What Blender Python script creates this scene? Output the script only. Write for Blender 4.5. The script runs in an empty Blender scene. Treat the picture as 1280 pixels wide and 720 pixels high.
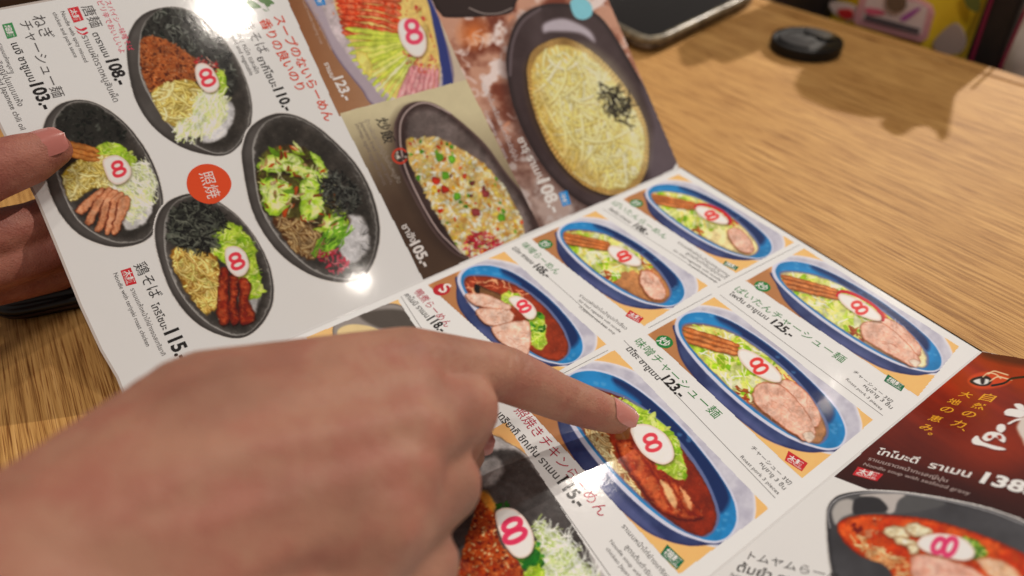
import bpy, bmesh, math, random
import numpy as np
from mathutils import Vector, Matrix

# ------------------------------------------------------------------ camera
S = 0.08                                     # metres per layout unit
FPX, PITCH, ROLL, HCAM = 733.78, 0.7641, -0.0283, 2.3468
TX, TY, YAW, AUP, BUP, WPG = 1.2577, 3.6602, -1.0059, 0.7159, 0.5854, 2.1
GRAIN = -0.8458
Fv = np.array([0, math.cos(PITCH), -math.sin(PITCH)])
R0 = np.array([1.0, 0, 0]); U0 = np.cross(R0, Fv)
Rv = math.cos(ROLL)*R0 + math.sin(ROLL)*U0
Uv = -math.sin(ROLL)*R0 + math.cos(ROLL)*U0
Cv = np.array([0, 0, HCAM*S])

sc = bpy.context.scene
COL = sc.collection
cam_d = bpy.data.cameras.new('camera'); cam = bpy.data.objects.new('camera', cam_d); COL.objects.link(cam)
cam_d.sensor_width = 36; cam_d.lens = FPX/1280*36
cam_d.clip_start = 0.01; cam_d.clip_end = 50
m = Matrix.Identity(4)
for i in range(3):
    m[i][0] = Rv[i]; m[i][1] = Uv[i]; m[i][2] = -Fv[i]; m[i][3] = Cv[i]
cam.matrix_world = m
cam_d.dof.use_dof = True; cam_d.dof.focus_distance = 0.222; cam_d.dof.aperture_fstop = 4.9
sc.camera = cam

# ------------------------------------------------------------------ light
w = bpy.data.worlds.new('World'); sc.world = w; w.use_nodes = True
bg = w.node_tree.nodes['Background']
bg.inputs[0].default_value = (1.0, 0.87, 0.79, 1); bg.inputs[1].default_value = 0.15
LAMPS = [((0.13, 0.21, 1.40), 0.04, 1.9), ((0.20, 0.87, 1.40), 0.030, 3.4), ((1.74, 1.86, 1.40), 0.03, 90.0), ((1.0, 1.08, 1.40), 0.006, 0.10), ((1.06, 1.17, 1.40), 0.005, 0.05), ((0.66, -0.44, 1.40), 0.032, 0.7), ((-0.30, -1.0, 1.60), 0.15, 9.0)]  # last entry is an unseen fill light, added behind the camera to brighten the bags
for i, (loc, rad, en) in enumerate(LAMPS):
    ld = bpy.data.lights.new('ceiling_or_fill_lamp', 'AREA'); ld.shape = 'DISK'; ld.size = rad*2; ld.energy = en
    ld.color = (1.0, 0.90, 0.80)
    lo = bpy.data.objects.new('ceiling_or_fill_lamp', ld); COL.objects.link(lo); lo.location = loc
sc.view_settings.view_transform = 'Standard'; sc.view_settings.look = 'None'
sc.view_settings.exposure = 0.22; sc.view_settings.gamma = 1
sc.cycles.max_bounces = 6

# ------------------------------------------------------------------ frames
T3 = np.array([TX, TY, 0])*S
Xd = np.array([math.cos(YAW), math.sin(YAW), 0]); Yup = np.array([-math.sin(YAW), math.cos(YAW), 0]); Zd = np.array([0, 0, 1.0])
W = WPG*S
FR = {}
def frame(k, o, x, y):
    FR[k] = (np.array(o), np.array(x), np.array(y), np.cross(x, y))
frame(2, T3, Xd, Yup)
frame(1, T3, Xd*math.cos(AUP) - Zd*math.sin(AUP), Yup)
frame(3, T3 + Xd*W, Xd*math.cos(BUP) + Zd*math.sin(BUP), Yup)
frame(0, [0, 0, 0], [1, 0, 0], [0, 1, 0])
def ray(q):
    return Fv + Rv*((q[0]-640)/FPX) - Uv*((q[1]-360)/FPX)
def world_at(q, z):                          # point of the place seen at photo point q at height z
    d = ray(q); return Cv + d*((z - Cv[2])/d[2])
def world_depth(q, dep):
    return Cv + ray(q)*dep
def U(pg, q, zoff=0.0):                      # photo point -> page coordinates (m)
    o, x, y, n = FR[pg]; d = ray(q); oo = o + n*zoff
    P = Cv + d*(((oo - Cv) @ n)/(d @ n)) - o
    return np.array([P @ x, P @ y])
def PJ(pg, X, Y):                            # page coordinates -> photo point (arrays)
    o, x, y, n = FR[pg]
    D = o - Cv
    rx = D@Rv + X*(x@Rv) + Y*(y@Rv); ru = D@Uv + X*(x@Uv) + Y*(y@Uv); rf = D@Fv + X*(x@Fv) + Y*(y@Fv)
    return 640 + FPX*rx/rf, 360 - FPX*ru/rf
def fmat(pg):
    o, x, y, n = FR[pg]; M = Matrix.Identity(4)
    for i in range(3):
        M[i][0] = x[i]; M[i][1] = y[i]; M[i][2] = n[i]; M[i][3] = o[i]
    return M

# ------------------------------------------------------------------ object helpers
def mesh_obj(name, me, mat=None, parent=None):
    o = bpy.data.objects.new(name, me); COL.objects.link(o)
    if mat: me.materials.append(mat)
    if parent: o.parent = parent
    return o
def pyd(name, vs, fs, mat=None, parent=None, smooth=False):
    me = bpy.data.meshes.new(name); me.from_pydata([tuple(map(float, v)) for v in vs], [], fs); me.update()
    if smooth: me.shade_smooth()
    return mesh_obj(name, me, mat, parent)
def bmo(name, bm, mat=None, parent=None, smooth=False):
    me = bpy.data.meshes.new(name); bm.to_mesh(me); bm.free()
    if smooth: me.shade_smooth()
    return mesh_obj(name, me, mat, parent)
def tag(o, label=None, cat=None, group=None, kind=None):
    for k, v in (('label', label), ('category', cat), ('group', group), ('kind', kind)):
        if v: o[k] = v
    return o
def empty(name, loc=(0, 0, 0)):
    o = bpy.data.objects.new(name, None); COL.objects.link(o); o.location = loc; o.empty_display_size = .02
    return o
def s2l(c):
    c = np.asarray(c, float)/255.0
    return np.where(c <= .04045, c/12.92, ((c+.055)/1.055)**2.4)
WHITE = s2l((226, 217, 210))                 # how the lit paper reads in the photograph
def ink(c):                                  # printed colour of something seen as c under this warm light
    return np.clip(s2l(c)/WHITE*0.80, 0.004, 0.86)

# ------------------------------------------------------------------ materials
MATS = {}
def nt(name):
    m = bpy.data.materials.new(name); m.use_nodes = True; t = m.node_tree
    return m, t, t.nodes['Principled BSDF']
def laminate(t, b, rough=.7, coat=1.0):
    b.inputs['Roughness'].default_value = max(rough, .6); b.inputs['Specular IOR Level'].default_value = .08
    b.inputs['Coat Weight'].default_value = coat; b.inputs['Coat Roughness'].default_value = .085
    tc = t.nodes.new('ShaderNodeTexCoord')
    n1 = t.nodes.new('ShaderNodeTexNoise'); n1.inputs['Scale'].default_value = 18; n1.inputs['Detail'].default_value = 1
    n2 = t.nodes.new('ShaderNodeTexNoise'); n2.inputs['Scale'].default_value = 330; n2.inputs['Detail'].default_value = 2
    t.links.new(tc.outputs['Object'], n1.inputs['Vector']); t.links.new(tc.outputs['Object'], n2.inputs['Vector'])
    b1 = t.nodes.new('ShaderNodeBump'); b1.inputs['Strength'].default_value = .35; b1.inputs['Distance'].default_value = .0010
    b2 = t.nodes.new('ShaderNodeBump'); b2.inputs['Strength'].default_value = .09; b2.inputs['Distance'].default_value = .00022
    t.links.new(n1.outputs[0], b1.inputs['Height']); t.links.new(n2.outputs[0], b2.inputs['Height'])
    t.links.new(b1.outputs[0], b2.inputs['Normal']); t.links.new(b2.outputs[0], b.inputs['Coat Normal'])
def M_print():
    if 'print' not in MATS:
        m, t, b = nt('laminated_print'); a = t.nodes.new('ShaderNodeAttribute'); a.attribute_name = 'ink'
        t.links.new(a.outputs['Color'], b.inputs['Base Color']); laminate(t, b); MATS['print'] = m
    return MATS['print']
def M_ink(c):
    k = ('ink', tuple(c))
    if k not in MATS:
        m, t, b = nt('printed_ink'); v = ink(c); b.inputs['Base Color'].default_value = (*v, 1); laminate(t, b); MATS[k] = m
    return MATS[k]
def M_plain(name, c, rough=.5, lin=False, **kw):
    k = ('plain', name)
    if k not in MATS:
        m, t, b = nt(name); v = c if lin else s2l(c)
        b.inputs['Base Color'].default_value = (*v, 1); b.inputs['Roughness'].default_value = rough
        for q, x in kw.items(): b.inputs[q.replace('_', ' ')].default_value = x
        MATS[k] = m
    return MATS[k]

# ------------------------------------------------------------------ raster painting onto page meshes
def spl(P, n=7, closed=True):
    P = np.asarray(P, float); N = len(P); out = []
    for i in range(N if closed else N-1):
        if closed: a, b, c, d = P[(i-1) % N], P[i], P[(i+1) % N], P[(i+2) % N]
        else: a, b, c, d = P[max(i-1, 0)], P[i], P[i+1], P[min(i+2, N-1)]
        for k in range(n):
            t = k/n
            out.append(.5*((2*b) + (-a+c)*t + (2*a-5*b+4*c-d)*t*t + (-a+3*b-3*c+d)*t**3))
    if not closed: out.append(P[-1])
    return np.array(out)
def seg_dist(px, py, P, closed=True):
    A = P if closed else P[:-1]; B = np.roll(P, -1, 0) if closed else P[1:]
    d2 = np.full(px.shape, 1e12); ins = np.zeros(px.shape, bool)
    for (ax, ay), (bx, by) in zip(A, B):
        dx, dy = bx-ax, by-ay; L = dx*dx+dy*dy+1e-12
        t = np.clip(((px-ax)*dx+(py-ay)*dy)/L, 0, 1)
        d2 = np.minimum(d2, (px-ax-t*dx)**2+(py-ay-t*dy)**2)
        if closed:
            c = ((ay > py) != (by > py))
            ins ^= c & (px < (bx-ax)*(py-ay)/(dy if abs(dy) > 1e-9 else 1e-9)+ax)
    return np.sqrt(d2), ins
def inside(P, x, y):
    P = np.asarray(P); return seg_dist(np.atleast_1d(float(x)), np.atleast_1d(float(y)), P)[1][0]
_rng = np.random.RandomState(5); _lat = _rng.rand(256, 256)
def vnoise(x, y, s, seed=0):
    x = x/s+seed*17.3; y = y/s+seed*9.7
    xi = np.floor(x).astype(int); yi = np.floor(y).astype(int); fx = x-xi; fy = y-yi
    fx = fx*fx*(3-2*fx); fy = fy*fy*(3-2*fy)
    g = lambda a, b: _lat[a & 255, b & 255]
    return (g(xi, yi)*(1-fx)+g(xi+1, yi)*fx)*(1-fy)+(g(xi, yi+1)*(1-fx)+g(xi+1, yi+1)*fx)*fy
def fbm(x, y, s, seed=0, o=3):
    r = 0; a = 1; t = 0
    for i in range(o): r = r+a*vnoise(x, y, s/2**i, seed+i*3); t += a; a *= .55
    return r/t
RND = random.Random(11)
def mix(a, b, t): return tuple(a[i]+(b[i]-a[i])*t for i in range(3))

_nb = 0
class Canvas:
    def __init__(s, pg, outline, base=(225, 217, 210), step=.00032, cut=False, spline=False):
        P = spl(outline) if spline else np.asarray(outline, float)
        s.pg, s.step = pg, step
        Q = np.array([U(pg, q) for q in P]); s.x0, s.y0 = Q.min(0)-step; x1, y1 = Q.max(0)+step
        xs = np.arange(s.x0, x1+step, step); ys = np.arange(s.y0, y1+step, step)
        s.nx, s.ny = len(xs), len(ys)
        s.GX, s.GY = np.meshgrid(xs, ys)
        s.PX, s.PY = PJ(pg, s.GX, s.GY)
        s.C = np.empty(s.PX.shape+(3,)); s.C[:] = base
        d, i = seg_dist(s.PX, s.PY, P); s.M = i
        s.outline = P
    def sl(s, x0, y0, x1, y1):
        q = np.array([U(s.pg, p) for p in ((x0, y0), (x1, y0), (x1, y1), (x0, y1))])
        a = np.floor((q.min(0)-(s.x0, s.y0))/s.step).astype(int)-1; b = np.ceil((q.max(0)-(s.x0, s.y0))/s.step).astype(int)+2
        i0, j0 = max(a[0], 0), max(a[1], 0); i1, j1 = min(b[0], s.nx), min(b[1], s.ny)
        if i1 <= i0 or j1 <= j0: return None
        return (slice(j0, j1), slice(i0, i1))
    def blend(s, w, al, c):
        al = al[..., None]; s.C[w] = s.C[w]*(1-al)+np.asarray(c, float)*al
    def fill(s, P, c, f=1.0, sp=True, n=7, tex=None, edge=None, ew=3.0, al=1.0, clip=None):
        """c colour; tex=(colour2, scale, seed, contrast); edge colour within ew px of the outline"""
        P = spl(P, n) if sp else np.asarray(P, float)
        a, b = P.min(0)-f-1, P.max(0)+f+1; w = s.sl(a[0], a[1], b[0], b[1])
        if w is None: return
        x, y = s.PX[w], s.PY[w]; d, i = seg_dist(x, y, P); sd = np.where(i, d, -d)
        A = np.clip(.5+sd/f, 0, 1)*al
        if clip is not None: A = A*clip[w]
        col = np.empty(x.shape+(3,)); col[:] = c
        if tex:
            t = np.clip((fbm(x, y, tex[1], tex[2])-.5)*tex[3]+.5, 0, 1)[..., None]; col = col*(1-t)+np.asarray(tex[0], float)*t
        if edge is not None:
            t = np.clip(1-sd/(ew*1.3), 0, 1)[..., None]; t = .72*t*t*(3-2*t); col = col*(1-t)+np.asarray(edge, float)*t
        s.blend(w, A, col)
    def stroke(s, P, wd, c, dark=None, f=.7, sp=True, al=1.0, clip=None, taper=0):
        P = spl(P, 4, False) if sp and len(P) > 2 else np.asarray(P, float)
        a, b = P.min(0)-wd-f, P.max(0)+wd+f; w = s.sl(a[0], a[1], b[0], b[1])
        if w is None: return
        x, y = s.PX[w], s.PY[w]; d, _ = seg_dist(x, y, P, False)
        A = np.clip((wd-d)/f+.5, 0, 1)*al
        if clip is not None: A = A*clip[w]
        if dark is not None:
            t = np.clip(d/wd, 0, 1)[..., None]**2; col = np.asarray(c, float)*(1-t)+np.asarray(dark, float)*t
        else: col = np.asarray(c, float)
        s.blend(w, A, col)
    def mask(s, P, sp=True, f=1.0):
        P = spl(P) if sp else np.asarray(P, float); d, i = seg_dist(s.PX, s.PY, P)
        return np.clip(.5+np.where(i, d, -d)/f, 0, 1)
    def noodles(s, P, n, pal, wd=1.3, L=26, ang=None, spread=3.1, curl=.5, clip=None, dark=.74, seed=1):
        rr = random.Random(seed); Q = spl(P, 4); lo, hi = Q.min(0), Q.max(0); k = 0; tries = 0
        while k < n and tries < n*40:
            tries += 1; x, y = rr.uniform(lo[0], hi[0]), rr.uniform(lo[1], hi[1])
            if not inside(Q, x, y): continue
            k += 1; a = (ang if ang is not None else 0)+rr.uniform(-spread, spread)/2; dc = rr.uniform(-curl, curl); pts = [(x, y)]
            st = L*rr.uniform(.6, 1.2)/6
            for _ in range(6):
                a += dc+rr.uniform(-curl, curl)*.5; x += math.cos(a)*st; y += math.sin(a)*st
                if not inside(Q, x, y): break
                pts.append((x, y))
            if len(pts) < 3: continue
            c = rr.choice(pal); t = rr.uniform(-10, 8); c = tuple(v+t for v in c); w_ = wd*rr.uniform(.75, 1.2)
            s.stroke([(p[0]+.5*w_, p[1]+.8*w_) for p in pts], w_*1.15, mix(c, (90, 55, 15), .5), al=.42, clip=clip)
            s.stroke(pts, w_, mix(c, (255, 246, 200), .42), dark=tuple(v*dark for v in c), clip=clip)
    def flakes(s, P, n, pal, sz=4, seed=1, clip=None, al=1.0, asp=.5, edge=.7):
        rr = random.Random(seed); Q = spl(P, 4); lo, hi = Q.min(0), Q.max(0); k = 0; tries = 0
        while k < n and tries < n*30:
            tries += 1; x, y = rr.uniform(lo[0], hi[0]), rr.uniform(lo[1], hi[1])
            if not inside(Q, x, y): continue
            k += 1; a = rr.uniform(0, 6.28); r = sz*rr.uniform(.5, 1.2); pts = []
            for i in range(5):
                b = i/5*6.28+rr.uniform(-.4, .4); u = r*rr.uniform(.6, 1.1)*math.cos(b); v = r*asp*rr.uniform(.6, 1.2)*math.sin(b)
                pts.append((x+u*math.cos(a)-v*math.sin(a), y+u*math.sin(a)+v*math.cos(a)))
            c = rr.choice(pal); t = rr.uniform(-14, 12); c = tuple(q+t for q in c)
            s.fill(pts, c, sp=True, n=3, edge=tuple(q*edge for q in c), ew=r*.45, clip=clip, al=al)
    def shreds(s, P, n, pal, wd=.8, L=14, ang=None, spread=3.1, clip=None, seed=1, al=.9):
        rr = random.Random(seed); Q = spl(P, 4); lo, hi = Q.min(0), Q.max(0); k = 0; tries = 0
        while k < n and tries < n*30:
            tries += 1; x, y = rr.uniform(lo[0], hi[0]), rr.uniform(lo[1], hi[1])
            if not inside(Q, x, y): continue
            k += 1; a = (ang or 0)+rr.uniform(-spread, spread)/2; l = L*rr.uniform(.4, 1.1)/2; b = rr.uniform(-.35, .35)*l
            dx, dy = math.cos(a), math.sin(a); c = rr.choice(pal); t = rr.uniform(-12, 10); c = tuple(q+t for q in c)
            s.stroke([(x-dx*l, y-dy*l), (x-dy*b, y+dx*b), (x+dx*l, y+dy*l)], wd*rr.uniform(.7, 1.2), c, al=al, clip=clip)
    def leaves(s, P, n, sz=9, seed=1, clip=None, pal=None):
        pal = pal or [(176, 205, 60), (205, 222, 96), (150, 188, 48), (222, 228, 130), (190, 214, 80)]
        s.fill(P, (160, 190, 60), tex=((205, 215, 100), 7, seed, 2.2), f=2, clip=clip)
        s.flakes(P, n, pal, sz, seed, clip=clip, asp=.55, edge=.78)
        s.shreds(P, n, [(238, 240, 180), (228, 236, 150), (110, 150, 30)], .6, sz*1.3, seed=seed+2, clip=clip, al=.7)
    def naruto(s, c, ax, bx, col=(208, 50, 70), ring=None, size=.5, th=.13):
        """c centre px, ax = half axis along the reading direction of the 8, bx = half axis along its height"""
        c, ax, bx = np.array(c, float), np.array(ax, float), np.array(bx, float)
        P = [c+ax*math.cos(t)*1.0+bx*math.sin(t) for t in np.linspace(0, 2*math.pi, 16, False)]
        s.fill([p+np.array((1.5, 2.5)) for p in P], (70, 50, 30), f=3, al=.5)
        s.fill(P, (238, 226, 216), edge=(214, 186, 176), ew=3)
        if ring is not None: s.stroke([c+ax*math.cos(t)*.93+bx*math.sin(t)*.93 for t in np.linspace(ring[0], ring[1], 14)], 1.6, (190, 30, 50))
        return c, ax, bx
    def eight(s, c, u, v, col=(212, 44, 62), th=2.0):
        """c centre; u half width vector; v half height vector of the figure 8"""
        c, u, v = np.array(c, float), np.array(u, float), np.array(v, float)
        for k, r in ((-.47, .78), (.47, .95)):
            P = [c+v*k*.98+u*r*1.10*math.cos(t)+v*.45*math.sin(t) for t in np.linspace(0, 2*math.pi, 15)]
            s.stroke(P, th*1.15, mix(col, (245, 190, 185), .55), f=1.4, al=.5)
            s.stroke(P, th*1.02, mix(col, (226, 120, 120), .18), f=1.5, al=.9)
    def photo(s, P=None, amp=2.2, grain=1.0, seed=1, al=None):
        # uneven, grainy look of a printed food photograph
        m = s.mask(P, f=2) if P is not None else np.ones(s.PX.shape)
        if P is not None and not m.any(): return
        x, y = s.PX, s.PY
        amp *= .42; grain *= .62
        dx = (fbm(x, y, 6, seed, 2)-.5)*4*amp; dy = (fbm(x, y, 6, seed+5, 2)-.5)*4*amp
        jj, ii = np.indices(x.shape)
        i2 = np.clip(ii+dx, 0, s.nx-1.001); j2 = np.clip(jj+dy, 0, s.ny-1.001)
        i0, j0 = i2.astype(int), j2.astype(int); fi, fj = (i2-i0)[..., None], (j2-j0)[..., None]
        i1, j1 = np.minimum(i0+1, s.nx-1), np.minimum(j0+1, s.ny-1)
        D = (s.C[j0, i0]*(1-fi)+s.C[j0, i1]*fi)*(1-fj)+(s.C[j1, i0]*(1-fi)+s.C[j1, i1]*fi)*fj
        g = 1+grain*((vnoise(x, y, 1.7, seed+2)-.5)*.16+(fbm(x, y, 8, seed+3, 2)-.5)*.55)
        D = np.clip(D*g[..., None], 0, 252)
        h = np.clip((vnoise(x, y, 2.1, seed+8)-.88)*7, 0, 1)*grain*.25; D = D+(np.array((250, 246, 232))-D)*np.clip(h, 0, 1)[..., None]
        m = m[..., None]; s.C = s.C*(1-m)+D*m
    def build(s, name, parent, z=None, keep=None):
        global _nb; _nb += 1; z = .00002+.0000015*_nb if z is None else z
        s.photo(None, .35, .10, _nb)
        M = s.M if keep is None else keep
        q = M[:-1, :-1] | M[1:, :-1] | M[:-1, 1:] | M[1:, 1:]
        idx = np.arange(s.nx*s.ny).reshape(s.ny, s.nx)
        F = np.stack([idx[:-1, :-1][q], idx[:-1, 1:][q], idx[1:, 1:][q], idx[1:, :-1][q]], 1)
        used = np.unique(F); re = np.zeros(s.nx*s.ny, int); re[used] = np.arange(len(used))
        V = np.stack([s.GX.ravel()[used], s.GY.ravel()[used], np.full(len(used), z)], 1).astype(np.float32)
        # pull border vertices onto the outline so that edges stay crisp
        C = s.C.reshape(-1, 3)[used]; lu = (C @ np.array((.3, .59, .11)))[:, None]; C = lu+(C-lu)*1.10; C = np.clip(219+(C-219)*1.07, 3, 250); C = np.clip(s2l(C)/WHITE*.80, .004, .86)
        F = re[F].astype(np.int32); nf = len(F)
        me = bpy.data.meshes.new(name); me.vertices.add(len(V)); me.vertices.foreach_set('co', V.ravel())
        me.loops.add(nf*4); me.loops.foreach_set('vertex_index', F.ravel())
        me.polygons.add(nf); me.polygons.foreach_set('loop_start', np.arange(0, nf*4, 4, dtype=np.int32))
        me.update(calc_edges=True)
        at = me.color_attributes.new('ink', 'FLOAT_COLOR', 'POINT')
        at.data.foreach_set('color', np.concatenate([C, np.ones((len(C), 1))], 1).astype(np.float32).ravel())
        return mesh_obj(name, me, M_print(), parent)

def crop(x0, y0, sc_):                       # reading frame of an enlarged piece of the photograph
    return lambda *pts: [(x0+p[0]*sc_, y0+p[1]*sc_) for p in pts]
zA = crop(0, 0, 1/3); zB = crop(150, 0, 1/3); zC = crop(0, 200, 1/3); zD = crop(130, 200, .389); zE = crop(370, 0, 1/3)
zF = crop(420, 110, 1/3); zG = crop(600, 0, .3752); zI = crop(480, 290, .2639); zJ = crop(650, 240, .2362)
zK = crop(750, 200, .2222); zL = crop(900, 310, .2638); zM = crop(780, 370, .3472); zN = crop(630, 450, .375)
zO = crop(560, 520, .2778); zP = crop(900, 430, .403); zQ = crop(1030, 540, .25); zR = crop(1140, 440, .2222)

# ------------------------------------------------------------------ text
def text(pg, parent, name, s, p0, p1, c, bold=0.0, k=1.0, z=.00007, shear=0.0, label=None, vertical=False):
    cu = bpy.data.curves.new('t', 'FONT'); cu.body = s; cu.offset = bold; cu.shear = shear; cu.resolution_u = 3
    to = bpy.data.objects.new('t', cu); COL.objects.link(to)
    dg = bpy.context.evaluated_depsgraph_get()
    me = bpy.data.meshes.new_from_object(to.evaluated_get(dg)); bpy.data.objects.remove(to); bpy.data.curves.remove(cu)
    n = len(me.vertices); v = np.empty(n*3); me.vertices.foreach_get('co', v); v = v.reshape(-1, 3)
    a, b = U(pg, p0), U(pg, p1); d = b-a; L = np.linalg.norm(d); d /= L; e = np.array([-d[1], d[0]])
    x0, x1 = v[:, 0].min(), v[:, 0].max(); sx = L/(x1-x0); sy = sx*k
    P = a + np.outer((v[:, 0]-x0)*sx, d) + np.outer(v[:, 1]*sy, e)
    v = np.column_stack([P, np.full(n, z)]); me.vertices.foreach_set('co', v.ravel()); me.update(); me.name = name
    o = mesh_obj(name, me, M_ink(c), parent)
    if label: o['label'] = label
    return o
def flat(pg, parent, name, P, c, z=.00005, sp=False, n=6):
    P = spl(P, n) if sp else P
    Q = [U(pg, q) for q in P]
    return pyd(name, [(q[0], q[1], z) for q in Q], [list(range(len(Q)))], M_ink(c), parent)
def line(pg, parent, a, b, c=(90, 85, 82), w=.00022, name='divider_line', z=.00004):
    a, b = U(pg, a), U(pg, b); d = b-a; d /= np.linalg.norm(d); e = np.array([-d[1], d[0]])*w/2
    return pyd(name, [(*(a-e), z), (*(b-e), z), (*(b+e), z), (*(a+e), z)], [(0, 1, 2, 3)], M_ink(c), parent)
def badge(pg, parent, corners, c, txt, sub=None, name='noodle_badge', label=None):
    """corners: left-bottom, right-bottom, right-top, left-top (reading order) in photo points"""
    bo = flat(pg, parent, name, corners, c)
    if label: bo['label'] = label
    lb, rb, rt, lt = [np.array(q, float) for q in corners]
    h = lt-lb; u = rb-lb
    f0 = .36 if sub else .2
    text(pg, parent, 'badge_lettering', txt, lb+u*.1+h*f0, lb+u*.9+h*f0, (236, 226, 220), bold=.02, k=.95, z=.00007)
    if sub: text(pg, parent, 'badge_lettering', sub, lb+u*.08+h*.1, lb+u*.92+h*.1, (236, 226, 220), k=1.3, z=.00007)

# ================================================================== THE SETTING: table
LW = 3.692*S                                  # page height
def fold(x):
    a, b = T3+Xd*x+Yup*(-.001), T3+Xd*x-Yup*LW; vs, fs = [], []; r = .0007
    for P in (a, b):
        for k in range(10):
            t = 2*math.pi*k/10; p = P+Xd*math.cos(t)*r+Zd*(math.sin(t)*r-r*.62)-T3; vs.append(p)
    for k in range(10): fs.append((k, (k+1) % 10, 10+(k+1) % 10, 10+k))
    o = pyd('fold_hinge', vs, fs, M_ink((214, 206, 200)), menu, smooth=True)
def naruto(cv, P, c, u, v, col=(212, 44, 62), th=1.9, ring=None):
    cv.fill([(x+1.2, y+2.2) for x, y in P], (70, 50, 30), f=4, al=.55)
    cv.fill(P, (240, 228, 218), edge=(216, 188, 176), ew=3)
    if ring: cv.stroke(ring, 1.5, (188, 30, 48))
    cv.eight(c, u, v, col, th)

menu = empty('restaurant_menu', tuple(T3))
tag(menu, 'laminated fold-out noodle restaurant menu with dish photos, lying open on the wooden table', 'menu')
bpy.context.view_layer.update()
PAGE = {}
Tt = U(2, (848, 207)); Rt = U(2, (1225, 437))
o1 = [U(1, (848, 207)), None]
e1 = U(1, (760, 0)); t1 = U(1, (848, 207)); dd = (e1-t1)/(e1[0]-t1[0])
leftpts = [U(1, q) for q in ((161, 512), (145, 472), (125, 438), (99, 382), (67, 303), (45, 250), (16, 192), (0, 160), (-30, 98), (-62, 26))]
out1 = [(0, t1[1]-t1[0]*dd[1])] + [tuple(t1+dd*(x-t1[0])) for x in (-W*.33, -W*.66, -W)] + [tuple(q) for q in leftpts[::-1]]
out1[4] = (-W, out1[4][1]); out1[-1] = (0, out1[-1][1])
out2 = [(0, Tt[1]), (W, Rt[1]), (W, -LW), (0, -LW)]
a3 = U(3, (1280, 450)); out3 = [(0, Rt[1]), (W, a3[1]+(a3[1]-Rt[1])/(a3[0])*(W-a3[0])), (W, -LW), (0, -LW)]
def page(pg, out, label):
    n = len(out); hi, lo = 0.0, -.0007
    vs = [(x, y, hi) for x, y in out]+[(x, y, lo) for x, y in out]
    fs = [list(range(n))[::-1], list(range(n, 2*n))]+[[i, (i+1) % n, n+(i+1) % n, n+i] for i in range(n)]
    bm = bmesh.new(); bv = [bm.verts.new(v) for v in vs]
    for f in fs: bm.faces.new([bv[i] for i in f])
    bmesh.ops.recalc_face_normals(bm, faces=bm.faces)
    m = MATS.get('film')
    if not m:
        m, t, b = nt('laminate_film'); b.inputs['Base Color'].default_value = (.55, .50, .47, 1); laminate(t, b, .2); MATS['film'] = m
    o = bmo('page', bm, m, menu); o.matrix_parent_inverse = Matrix.Identity(4)
    M = fmat(pg); M.translation = M.translation-Vector(T3); o.matrix_local = M; o['label'] = label
    c = np.mean(out, 0); ins = []
    P = np.array(out)
    xf = {1: (0,), 2: (0, W), 3: (0,)}[pg]
    # inset outline by 1.1 mm
    for i in range(n):
        a, b_, c_ = P[i-1], P[i], P[(i+1) % n]
        d1 = (b_-a)/np.linalg.norm(b_-a); d2 = (c_-b_)/np.linalg.norm(c_-b_)
        n1 = np.array([d1[1], -d1[0]]); n2 = np.array([d2[1], -d2[0]])
        if (c-b_) @ (n1+n2) < 0: n1, n2 = -n1, -n2
        q = (n1+n2); q /= (q @ n1); q = b_+q*.0009
        for f_ in xf:
            if abs(b_[0]-f_) < 1e-4: q[0] = b_[0]+(.0003 if f_ == 0 and pg != 1 else -.0003)
        ins.append(q)
    me = pyd('paper_sheet', [(x, y, .00001) for x, y in ins], [list(range(n))], M_ink((226, 219, 213)), o)
    # make sure the sheet faces up
    if me.data.polygons[0].normal.z < 0: me.data.flip_normals()
    PAGE[pg] = o; return o
page(1, out1, 'raised left page with grey bowls on white and photo panels of cold noodles and fried rice')
page(2, out2, 'middle page with a grid of blue ramen bowls on orange squares')
page(3, out3, 'right page with a brown panel and a big dark bowl of red soup')

fold(0); fold(W)
GB, GW = (70, 66, 62), (96, 90, 86)
def grey_bowl(cv, outer, inner, rim=(176, 170, 164), shadow=True):
    cv.fill(outer, (78, 72, 68), edge=(58, 53, 50), ew=5, tex=((96, 90, 86), 30, 3, 1.5))
    cv.fill([(x-1.5, y+.8) for x, y in inner], rim, f=1.0)
    cv.fill(inner, (52, 48, 44), edge=(92, 86, 82), ew=8, tex=((68, 62, 57), 28, 8, 1.6), f=1.0)
    cv.stroke(list(inner)+[inner[0]], .7, (142, 136, 130))

NOOD = [(240, 216, 128), (232, 204, 106), (248, 232, 164), (220, 188, 84), (244, 224, 146)]
CABB = [(240, 238, 214), (228, 228, 178), (246, 244, 228), (214, 220, 150)]
NORI = [(40, 40, 36), (26, 26, 24), (62, 62, 56), (88, 88, 80), (34, 40, 32)]

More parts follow.
